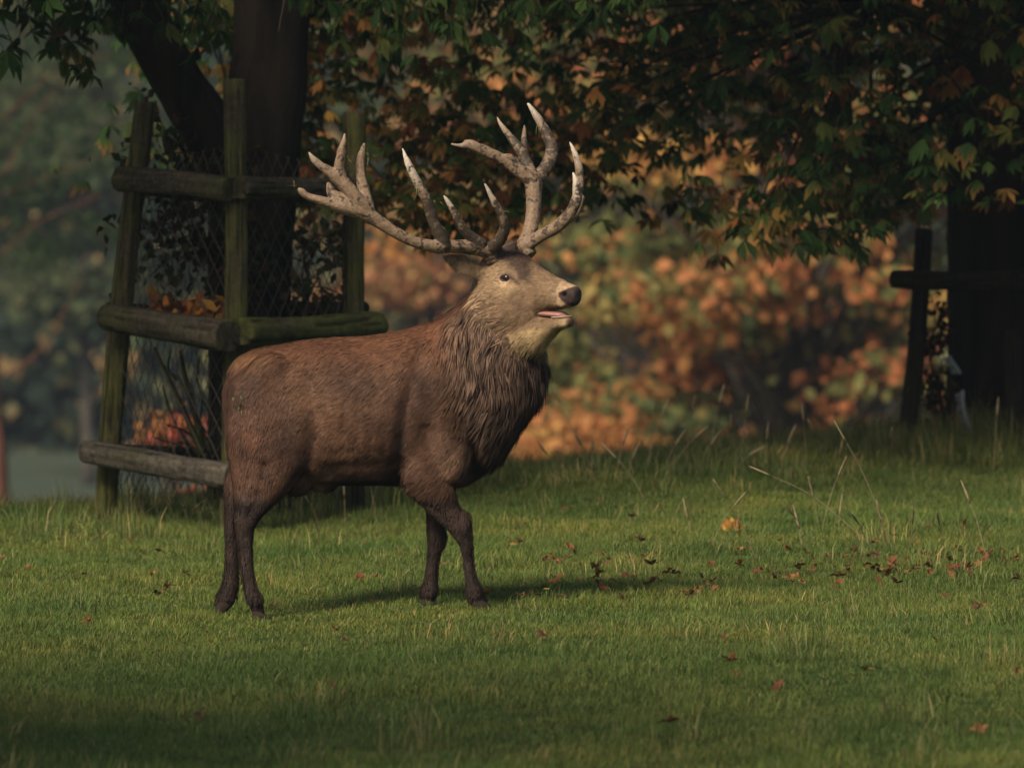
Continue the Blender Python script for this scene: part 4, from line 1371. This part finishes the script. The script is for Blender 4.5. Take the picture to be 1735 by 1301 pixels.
    ht = base + np.array([[2, 3, 4]])
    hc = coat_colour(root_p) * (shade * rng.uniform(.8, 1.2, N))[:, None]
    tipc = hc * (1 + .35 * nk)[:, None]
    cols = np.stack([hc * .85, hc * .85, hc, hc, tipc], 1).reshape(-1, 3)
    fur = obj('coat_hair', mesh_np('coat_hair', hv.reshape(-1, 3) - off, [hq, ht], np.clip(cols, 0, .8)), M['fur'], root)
    tag(fur, kind='stuff')

    # ---- eyes
    for (c, en), s_ in zip(eyes, (-1, 1)):
        a = Acc()
        c2 = c - en * .0065
        blob(a, c2, (HF * .024, en * .017, HU * .018), 14)
        e_ = obj('eye', a.mesh('eye'), M['eye'], root); e_.data.transform(Matrix.Translation(-Vector(off)))
        a = Acc()
        ang = np.linspace(0, 2 * math.pi, 19)
        tl = np.cross(en, HU); tl /= np.linalg.norm(tl); uu = np.cross(tl, en)
        path = [c - en * .001 + tl * .025 * math.cos(x) + uu * (.0155 if math.sin(x) > 0 else .0135) * math.sin(x) for x in ang]
        a.add(*tube(path, .0046, 6))
        l_ = obj('eyelid', a.mesh('eyelid'), M['lid'], e_); l_.data.transform(Matrix.Translation(-Vector(off)))
    # ---- tongue and lower lip
    a = Acc()
    secs = [(.20, p(522), p(533), .046), (.26, p(523), p(534), .047), (.30, p(524), p(535), .043), (.335, p(525), p(535), .037), (.36, p(529), p(535), .016)]
    head_loft(a, secs, n=16)
    o = obj('tongue', a.mesh('tongue'), M['tongue'], root); o.data.transform(Matrix.Translation(-Vector(off)))
    a = Acc()
    s_pts = [head_pt(.30, p(534), -.044), head_pt(.338, p(533), -.039), head_pt(.368, p(532), -.026), head_pt(.380, p(532), 0), head_pt(.368, p(532), .026), head_pt(.33, p(533), .039)]
    a.add(*tube(catmull(s_pts, 4), .0036, 8))
    o = obj('lower_gum', a.mesh('lower_gum'), M['gum'], root); o.data.transform(Matrix.Translation(-Vector(off)))

    # ---- hooves: two toes each, and dew claws behind the fetlock
    def hoof(fx, fy, dy, dx, dz, dew):
        a = Acc()
        d = np.array([dx, 0, dz], float); d /= np.linalg.norm(d)
        u = np.array([-d[2], 0, d[0]]); u = u if u[2] > 0 else -u
        b = S(fx, fy, dy)
        for s_ in (-1, 1):
            rings = []
            for k, (t_, top, bot, hw) in enumerate([(-.045, .026, -.02, .013), (-.02, .030, -.026, .0185), (.015, .02, -.028, .018), (.04, .004, -.029, .012), (.052, -.014, -.029, .004)]):
                c = b + d * t_ + np.array([0, s_ * .0185 + s_ * .12 * max(t_, 0) * .4, 0])
                rings.append(super_ring(c + u * top, c + u * bot, np.array([0, hw, 0]), 12, .8))
            a.add(*rings_to_tube(catmull(np.array(rings).reshape(5, -1), 2).reshape(-1, 12, 3)))
            blob(a, S(*dew, dy + s_ * .018), (np.array([.012, 0, 0]), np.array([0, .009, 0]), np.array([-.006, 0, .017])), 8)
        o = obj('hoof', a.mesh('hoof'), M['hoof'], root); o.data.transform(Matrix.Translation(-Vector(off)))
    hoof(445, 1043, -.13, 1, -.12, (427, 1020))
    hoof(372, 1035, .13, -.75, -.62, (392, 1014))
    hoof(818, 1022, -.15, 1, -.25, (797, 1006))
    hoof(727, 1029, .13, 1, -.05, (713, 1007))

    # ---- antlers
    def Ac(cx, cy, dy):                                   # enlarged-crop pixel -> world
        return S(480 + .3535 * cx, 160 + .3535 * cy, dy)
    RM = .3535 / PXM / 2                                  # crop-pixel width -> radius in metres
    def antler(branches, seed):
        a = Acc(); info = []
        g = np.random.default_rng(seed)
        for pts, mud in branches:
            pts = np.array(pts, float)
            c = catmull(pts, 6)
            path = np.array([Ac(x[0], x[1], x[2]) for x in c])
            rad = np.maximum(c[:, 3] * RM, .0022)
            v_, q_, t_ = tube(path, rad, 14, rough=.03, seed=int(g.integers(999)))
            a.add(v_, q_, t_)
            info.append((path, c[:, 3], mud))
        me = a.mesh('antler_raw')
        o = bpy.data.objects.new('antler_raw', me); SC.collection.objects.link(o)
        md = o.modifiers.new('r', 'REMESH'); md.mode = 'VOXEL'; md.voxel_size = .0034
        ev = o.evaluated_get(bpy.context.evaluated_depsgraph_get()).to_mesh()
        nv = len(ev.vertices)
        vv = np.zeros(nv * 3, np.float32); ev.vertices.foreach_get('co', vv); vv = vv.reshape(-1, 3).astype(float)
        qq = np.array([p_.vertices[:] for p_ in ev.polygons if len(p_.vertices) == 4], dtype=np.int64)
        ee = np.zeros(len(ev.edges) * 2, np.int32); ev.edges.foreach_get('vertices', ee); ee = ee.reshape(-1, 2)
        bpy.data.objects.remove(o)
        dg = np.bincount(ee.ravel(), minlength=nv)[:, None]
        for _ in range(3):
            s_ = np.zeros_like(vv); np.add.at(s_, ee[:, 0], vv[ee[:, 1]]); np.add.at(s_, ee[:, 1], vv[ee[:, 0]])
            vv += (s_ / dg - vv) * .5
        nn_, _a = vnormals(vv, qq)
        vv += nn_ * (pnoise(vv, 30, seed + .1) * .0015 + pnoise(vv, 95, seed + .9) * .0006)[:, None]
        # colour: bone, mud towards the middle of the lower tines, polished pale tips
        best = np.full(nv, 9.); u = np.zeros(nv); ml = np.zeros(nv); thin = np.zeros(nv)
        for path, wpx, mud in info:
            K = len(path)
            for k in range(K):
                d = np.linalg.norm(vv - path[k], axis=1) - wpx[k] * RM
                w = d < best
                best[w] = d[w]; u[w] = k / (K - 1); ml[w] = np.interp(k / (K - 1), [0, .2, .4, .6, .8, 1], mud[:6]); thin[w] = mud[6] * max(0, (k / (K - 1) - .60) / .40)
        nzz = pnoise(vv, 26, seed + .3) * .6 + pnoise(vv, 75, seed + .7) * .5
        c = np.tile(np.array([.205, .140, .093]), (nv, 1)) * (1 + .28 * nzz)[:, None]
        w = np.clip(thin, 0, 1)[:, None]; c = c * (1 - w) + np.array([.66, .58, .49]) * w
        w = np.clip((ml + nzz * .8 - .40) * 3, 0, 1)[:, None]; c = c * (1 - w) + np.array([.05, .036, .025]) * w
        o = obj('antler', mesh_np('antler', vv - off, qq, np.clip(c, .01, .85)), M['antler'], root)
        return o
    bone = [.2, .2, .15, .1, .1, .1, 0]
    near = antler([
        ([(1000, 800, -.14, 62), (975, 745, -.16, 82), (900, 727, -.20, 72), (800, 722, -.26, 64), (740, 722, -.30, 66), (640, 700, -.34, 56), (540, 650, -.37, 58), (450, 590, -.39, 66), (380, 530, -.41, 74)], [.6, .5, .35, .2, .15, .2, 0]),
        ([(450, 595, -.39, 60), (370, 550, -.41, 74), (290, 530, -.43, 66), (200, 500, -.45, 46), (130, 478, -.46, 36), (100, 455, -.465, 36), (85, 440, -.47, 14)], bone),
        ([(430, 580, -.40, 60), (350, 530, -.42, 66), (255, 480, -.42, 60), (228, 425, -.41, 26), (222, 412, -.41, 8)], [.3, .3, .35, .35, .3, .3, 0]),
        ([(420, 555, -.40, 66), (360, 490, -.42, 72), (300, 420, -.43, 72), (250, 375, -.44, 62), (200, 340, -.45, 42), (160, 305, -.46, 34), (133, 268, -.465, 10)], [.3, .2, .2, .15, .1, .1, .25]),
        ([(290, 410, -.43, 56), (278, 340, -.44, 50), (288, 270, -.45, 42), (300, 215, -.46, 24), (304, 180, -.46, 8)], [.2, .25, .2, .2, .15, .1, .2]),
        ([(420, 545, -.40, 60), (395, 460, -.38, 58), (380, 390, -.37, 50), (378, 310, -.36, 42), (388, 260, -.36, 28), (396, 226, -.36, 10)], [.3, .2, .3, .35, .35, .4, 0]),
        ([(775, 720, -.28, 70), (755, 670, -.30, 62), (722, 600, -.32, 52), (690, 500, -.34, 54), (655, 430, -.355, 46), (610, 340, -.37, 36), (576, 252, -.38, 8)], [.9, 1.0, .95, .6, .1, .0, 1]),
        ([(960, 715, -.19, 56), (895, 672, -.22, 50), (850, 620, -.25, 44), (825, 565, -.27, 34), (795, 515, -.28, 26), (772, 478, -.29, 7)], [.9, 1.0, .9, .55, .2, 0, .7]),
        ([(990, 735, -.17, 62), (1040, 690, -.22, 60), (1062, 630, -.26, 50), (1045, 570, -.29, 42), (1010, 505, -.31, 32), (985, 455, -.32, 22), (966, 420, -.33, 7)], [.9, .95, .85, .6, .1, 0, .8]),
    ], 31)
    far = antler([
        ([(1185, 775, .00, 70), (1160, 730, .02, 88), (1178, 670, .05, 72), (1195, 590, .09, 70), (1200, 510, .12, 74), (1200, 440, .14, 84), (1200, 390, .16, 90)], [.5, .25, .1, .2, .35, .6, 0]),
        ([(1200, 420, .14, 74), (1140, 375, .13, 66), (1060, 320, .12, 58), (970, 275, .10, 54), (895, 245, .09, 40), (850, 248, .08, 22), (803, 240, .07, 9)], [.6, .3, .45, .5, .3, .2, .2]),
        ([(960, 272, .10, 44), (915, 243, .09, 38), (880, 230, .09, 26), (862, 230, .09, 10)], [.3, .3, .3, .2, .2, .2, 0]),
        ([(1130, 345, .13, 40), (1090, 305, .11, 36), (1050, 298, .10, 18), (1042, 297, .10, 8)], [.5, .5, .5, .5, .5, .5, 0]),
        ([(1195, 410, .15, 70), (1165, 330, .18, 56), (1130, 265, .20, 50), (1085, 205, .22, 36), (1050, 160, .23, 24), (1023, 112, .24, 7)], [.8, .85, .8, .6, .3, 0, .35]),
        ([(1170, 340, .18, 48), (1155, 270, .21, 40), (1155, 210, .23, 28), (1157, 150, .24, 9)], [.8, .85, .8, .6, .5, .4, 0]),
        ([(1210, 420, .16, 74), (1262, 350, .19, 66), (1288, 280, .22, 62), (1275, 220, .24, 58), (1240, 150, .25, 46), (1205, 95, .25, 32), (1172, 46, .25, 10)], [.6, .75, .8, .7, .1, 0, .7]),
        ([(1150, 735, .01, 70), (1230, 680, -.02, 60), (1310, 635, -.05, 62), (1370, 575, -.07, 58), (1405, 500, -.08, 50), (1405, 430, -.08, 36), (1388, 372, -.08, 8)], [.2, .25, .5, .75, .5, 0, .9]),
        ([(1300, 640, .04, 50), (1390, 580, .06, 44), (1428, 500, .08, 36), (1436, 485, .08, 10)], [.3, .3, .3, .3, .2, .2, 0]),
        ([(1330, 625, .05, 46), (1395, 540, .09, 46), (1420, 450, .11, 42), (1420, 370, .12, 40), (1405, 300, .12, 30), (1372, 228, .12, 8)], [.4, .5, .4, .3, .1, 0, .8]),
    ], 47)
    # wisps of grass caught on the tines
    a = Acc()
    g = np.random.default_rng(5)
    for (cx, cy, dy, n_) in [(660, 440, -.36, 9), (730, 500, -.34, 5), (320, 300, -.45, 5), (395, 290, -.37, 6), (1290, 235, .24, 9), (1400, 560, -.08, 6), (1340, 560, -.07, 5), (1050, 560, -.29, 5), (75, 432, -.46, 3), (1200, 170, .24, 3), (850, 600, -.25, 4)]:
        for k in range(n_):
            s0 = Ac(cx + g.normal(0, 14), cy + g.normal(0, 14), dy + g.normal(0, .015))
            d = g.normal(0, 1, 3); d[2] -= .6; d /= np.linalg.norm(d)
            L = g.uniform(.02, .055)
            path = catmull([s0, s0 + d * L * .5 + g.normal(0, .004, 3), s0 + d * L + np.array([0, 0, -.25 * L])], 3)
            vv, qq, tt = tube(path, np.linspace(.0014, .0006, len(path)), 4)
            a.add(vv, qq, tt, col=[(.20, .17, .07), (.12, .13, .04), (.09, .06, .035)][g.integers(3)])
    o = obj('grass_wisps', a.mesh('grass_wisps'), M['fur'], near); o.data.transform(Matrix.Translation(-Vector(off)))
    tag(o, 'dry grass wisps caught on the antler tines', kind='stuff')
    # a green leaf scrap stuck to the haunch
    a = Acc()
    for k in range(7):
        c = S(405 + g.normal(0, 5), 672 + g.normal(0, 11), 0)
        d2 = (root_p - c); d2[:, 1] *= .02
        d2[root_p[:, 1] > SD] += 9
        c = root_p[np.linalg.norm(d2, axis=1).argmin()] + np.array([-.004, -.012, 0])
        r = g.uniform(.003, .008); th = g.uniform(0, 3.1)
        pts = np.array([[math.cos(th + x) * r * (1.7 if k_ % 2 == 0 else .6), g.normal(0, .002), math.sin(th + x) * r * (1.7 if k_ % 2 == 0 else .6)] for k_, x in enumerate((0, 1.57, 3.14, 4.71))])
        a.add(c + pts, quads=[[0, 1, 2, 3]], col=(.10, .13, .04))
    o = obj('leaf_scrap', a.mesh('leaf_scrap'), M['fur'], root); o.data.transform(Matrix.Translation(-Vector(off)))
    tag(o, 'green leaf scraps stuck to the haunch', kind='stuff')
    return root

M['hide'] = attr_mat('hide', .85, .12, noise=.18, nscale=90)
M['fur'] = attr_mat('coat_hair', .7, .2)
M['antler'] = attr_mat('antler_bone', .6, .3, noise=.22, nscale=90, bmp=.35)
m, nt, b = new_mat('eye'); b.inputs['Base Color'].default_value = (.018, .012, .009, 1); b.inputs['Roughness'].default_value = .12; M['eye'] = m
m, nt, b = new_mat('eyelid'); b.inputs['Base Color'].default_value = (.055, .030, .025, 1); b.inputs['Roughness'].default_value = .6; M['lid'] = m
m, nt, b = new_mat('tongue'); b.inputs['Base Color'].default_value = (.30, .135, .115, 1); b.inputs['Roughness'].default_value = .4; M['tongue'] = m
m, nt, b = new_mat('gum'); b.inputs['Base Color'].default_value = (.32, .235, .18, 1); b.inputs['Roughness'].default_value = .4; M['gum'] = m
m, nt, b = new_mat('hoof_horn'); b.inputs['Base Color'].default_value = (.028, .021, .018, 1); b.inputs['Roughness'].default_value = .9; b.inputs['Specular IOR Level'].default_value = .1; M['hoof'] = m
stag = build_stag()
# ------------------------------------------------------------------ small things in the grass
def fallen_leaves():
    g = np.random.default_rng(700)
    pals = {'brown': [(.13, .048, .024), (.17, .066, .03), (.085, .036, .022), (.22, .10, .04)], 'yellow': [(.48, .30, .05)]}
    protos = []
    for k in range(12):
        a = Acc()
        n = 5
        c = np.array(pals['brown'][k % 4])
        for j in range(n):
            th = (j - 2) * .75 + g.normal(0, .15)
            d = np.array([math.cos(th), math.sin(th), g.uniform(.15, .9)]); d /= np.linalg.norm(d)
            side = np.cross([0, 0, 1.0], d); side /= np.linalg.norm(side); nn = np.cross(d, side)
            L = g.uniform(.05, .085)
            cc = c[None] * g.uniform(.75, 1.3)
            leaflet_strip(np.array([[0, 0, .01]]), d[None], side[None], nn[None], L, L * .3, cc, cc * 1.15, a, curl=g.uniform(-.6, 1.3))
        me = a.mesh('fallen_leaf'); me.materials.append(M['leaf_dry']); protos.append(me)
    known = [(965, 862), (950, 864), (1016, 848), (1070, 875), (1003, 962), (1130, 970), (1140, 972), (1165, 1000), (1180, 998), (1196, 992), (1172, 1004), (1205, 990), (1283, 965), (1276, 972), (1290, 962), (1382, 962), (1375, 970), (1390, 958), (1480, 962), (1495, 968), (1510, 960), (1505, 972), (1488, 966), (1446, 934),
             (1570, 890), (1560, 888), (1640, 962), (1660, 955), (1672, 946), (1650, 968), (1700, 935), (1715, 930), (1245, 1138), (1660, 1025), (1655, 1030), (1660, 1236), (1135, 1225), (570, 1068), (585, 1080), (238, 885), (225, 915), (268, 935), (312, 967), (262, 972), (285, 1000), (610, 982), (465, 1025), (815, 1008), (880, 1010), (890, 1008), (905, 1012), (860, 925), (672, 930), (1050, 1010), (955, 1015), (1010, 978), (1060, 975), (1100, 985), (1325, 975), (1340, 985), (1420, 975), (1435, 970), (1550, 962), (1590, 950), (1610, 966), (140, 975), (340, 1210), (750, 950)]
    spots = [(x, y) for x, y in known]
    for _ in range(75):
        x = g.uniform(930, 1735); spots.append((x, 975 - (x - 930) * .035 + g.normal(0, 24)))
    for _ in range(26):
        spots.append((g.uniform(0, 1735), g.uniform(880, 1200)))
    k = 0
    for (px, py) in spots:
        Y = depth_at(px, py, .035)
        if Y > 52: continue
        x = (px - CX) * Y / F
        o = bpy.data.objects.new('fallen_leaf', protos[k % 12])
        SC.collection.objects.link(o)
        o.location = (x, Y, float(gz(x, Y)) + g.uniform(.018, .042))
        s = g.uniform(.3, .68)
        o.scale = (s, s, s)
        o.rotation_euler = (g.normal(0, .35), g.normal(0, .35), g.uniform(0, 6.28))
        tag(o, 'curled brown chestnut leaf lying in the grass', 'leaf', 'fallen brown leaves scattered over the grass')
        k += 1
    # the one yellow leaf standing in the bank
    a = Acc()
    for j in range(5):
        th = (j - 2) * .6
        d = np.array([math.sin(th) * .8, g.normal(0, .25), math.cos(th)]); d /= np.linalg.norm(d)
        side = np.cross(d, [0, 1.0, 0]); side /= np.linalg.norm(side); nn = np.cross(d, side)
        c = np.array([[(.40, .22, .045), (.34, .17, .035), (.38, .26, .06), (.28, .11, .035), (.36, .18, .045)][j]])
        leaflet_strip(np.zeros((1, 3)), d[None], side[None], nn[None], .07, .022, c, c * np.array([.8, .55, .6]), a, curl=.6)
    Y = depth_at(1240, 905); x = (1240 - CX) * Y / F
    o = obj('yellow_leaf', a.mesh('yellow_leaf'), M['leaf_dry']); o.location = (x, Y, float(gz(x, Y)) + .02)
    tag(o, 'large yellow and orange leaf standing upright in the bank grass', 'leaf')
fallen_leaves()

def small_flower():
    Y = depth_at(925, 1024); x = (925 - CX) * Y / F
    root = empty('yellow_flower', (x, Y, float(gz(x, Y))), 'tiny yellow flower in the grass ahead of the stag\'s front hoof', 'flower')
    me, = [bpy.data.materials.new('petal')]
    me.use_nodes = True; me.node_tree.nodes['Principled BSDF'].inputs['Base Color'].default_value = (.75, .52, .03, 1)
    a = Acc(); a.add(*tube([(0, 0, 0), (.003, 0, .04), (.002, 0, .07)], .0016, 5)); obj('stem', a.mesh('stem'), M['grass_plain'], root)
    for k in range(8):
        th = k / 8 * 6.283
        d = np.array([math.cos(th), math.sin(th) * .8, .35]); s_ = np.array([-math.sin(th), math.cos(th), 0])
        c = np.array([.002, 0, .07])
        v = np.array([c, c + d * .011 + s_ * .005, c + d * .018, c + d * .011 - s_ * .005])
        obj('petal', mesh_np('petal', v, np.array([[0, 1, 2, 3]])), me, root)

m, nt, b = new_mat('plain_stem'); b.inputs['Base Color'].default_value = (.07, .11, .03, 1); M['grass_plain'] = m
small_flower()

def stalks():
    g = np.random.default_rng(720)
    m, nt, b = new_mat('straw')
    f = noise_tex(nt, 30, 3, coord='World')
    nt.links.new(ramp(nt, f, [(.3, (.17, .125, .065)), (.7, (.32, .25, .14))]), b.inputs['Base Color'])
    b.inputs['Roughness'].default_value = .7
    M['straw'] = m
    def stalk(top, base, label, group, head=.75, r=.0026):
        Y = depth_at(base[0], max(base[1], 800))
        x = (base[0] - CX) * Y / F
        Y = min(Y, float(crest(x)) - .2)
        b0 = P(base[0], base[1], Y); b0[2] = float(gz(b0[0], Y))
        t0 = P(top[0], top[1], Y - g.uniform(0, .2))
        root = empty('grass_stalk', tuple(b0), label, 'grass stalk', group)
        mid = b0 + (t0 - b0) * .55 + np.array([0, 0, .06 * np.linalg.norm(t0 - b0)])
        pth = catmull([b0 - [0, 0, .02], mid, t0], 6)
        a = Acc(); a.add(*tube(pth, np.linspace(r, r * .6, len(pth)), 5))
        obj('stem', to_local(a.mesh('stem'), b0), M['straw'], root)
        d = pth[-1] - pth[-3]; d /= np.linalg.norm(d)
        a = Acc()
        hp = np.array([pth[-1] - d * .05, pth[-1] - d * .02, pth[-1] + d * .02, pth[-1] + d * .05, pth[-1] + d * .08])
        a.add(*tube(hp, np.array([.003, .0085, .009, .006, .002]) * head, 7, rough=.2, seed=int(g.integers(99))))
        obj('seed_head', to_local(a.mesh('seed_head'), b0), M['straw'], root)
    crest_l = ('pale seeding grass stalk standing up along the bank edge', 'seeding grass stalks along the bank edge')
    for t_, b_ in [((942, 670), (999, 805)), ((1107, 698), (1098, 800)), ((1125, 696), (1090, 805)), ((1222, 672), (1196, 800)), ((1266, 688), (1254, 798)), ((1185, 735), (1128, 805)), ((1361, 704), (1367, 800)), ((1036, 768), (1098, 850)), ((1690, 694), (1683, 790)), ((1376, 725), (1404, 800)), ((1279, 766), (1235, 805)), ((1511, 738), (1509, 790)), ((980, 745), (1015, 830)), ((1060, 740), (1040, 820)), ((1175, 690), (1160, 800)), ((1300, 735), (1296, 800)), ((1340, 740), (1320, 800)), ((1003, 760), (1000, 820)), ((1240, 720), (1246, 800)), ((1150, 745), (1120, 805)), ((1425, 760), (1418, 800)), ((920, 760), (960, 830)), ((1075, 770), (1060, 820)), ((1210, 745), (1180, 800))]:
        stalk(t_, b_, *crest_l)
    low_l = ('straw-coloured grass stalk leaning over the leaf-strewn grass', 'leaning straw stalks in the grass')
    for t_, b_ in [((1426, 735), (1518, 939)), ((1293, 800), (1486, 926)), ((1222, 832), (1287, 955)), ((1638, 838), (1675, 950)), ((1340, 868), (1382, 935)), ((1163, 868), (1170, 906)), ((1424, 862), (1420, 905)), ((1375, 830), (1388, 893)), ((1546, 876), (1545, 925)), ((1425, 795), (1390, 900)), ((1250, 850), (1200, 930)), ((1350, 880), (1360, 930)), ((1450, 880), (1475, 935)), ((1490, 870), (1500, 930)), ((1590, 880), (1600, 940))]:
        stalk(t_, b_, *low_l, head=.6, r=.0024)
    hind_l = ('dry bent grass stalk under the stag\'s belly by the guard post', 'dry stalks under the stag')
    for t_, b_ in [((520, 845), (545, 900)), ((487, 855), (492, 895)), ((583, 830), (585, 890)), ((625, 815), (640, 890)), ((640, 820), (625, 880))]:
        stalk(t_, b_, *hind_l, head=.5, r=.0025)
stalks()
# ------------------------------------------------------------------ haze
def build_haze():
    x0, x1, y0, y1, z0, z1 = -700, 700, -120, 640, -14, 118
    v = np.array([[x, y, z] for z in (z0, z1) for y in (y0, y1) for x in (x0, x1)], float)
    q = np.array([[0, 2, 3, 1], [4, 5, 7, 6], [0, 1, 5, 4], [2, 6, 7, 3], [0, 4, 6, 2], [1, 3, 7, 5]])
    m = bpy.data.materials.new('haze_air'); m.use_nodes = True
    nt = m.node_tree; nt.nodes.clear()
    out = nt.nodes.new('ShaderNodeOutputMaterial')
    pv = nt.nodes.new('ShaderNodeVolumePrincipled')
    pv.inputs['Color'].default_value = (.60, .74, .92, 1)
    pv.inputs['Density'].default_value = HAZE
    pv.inputs['Anisotropy'].default_value = .2
    nt.links.new(pv.outputs[0], out.inputs['Volume'])
    o = obj('haze', mesh_np('haze', v, q, smooth=False), m)
    tag(o, kind='stuff', label='thin bluish autumn haze filling the whole valley', cat='haze')
HAZE = .00034
build_haze()
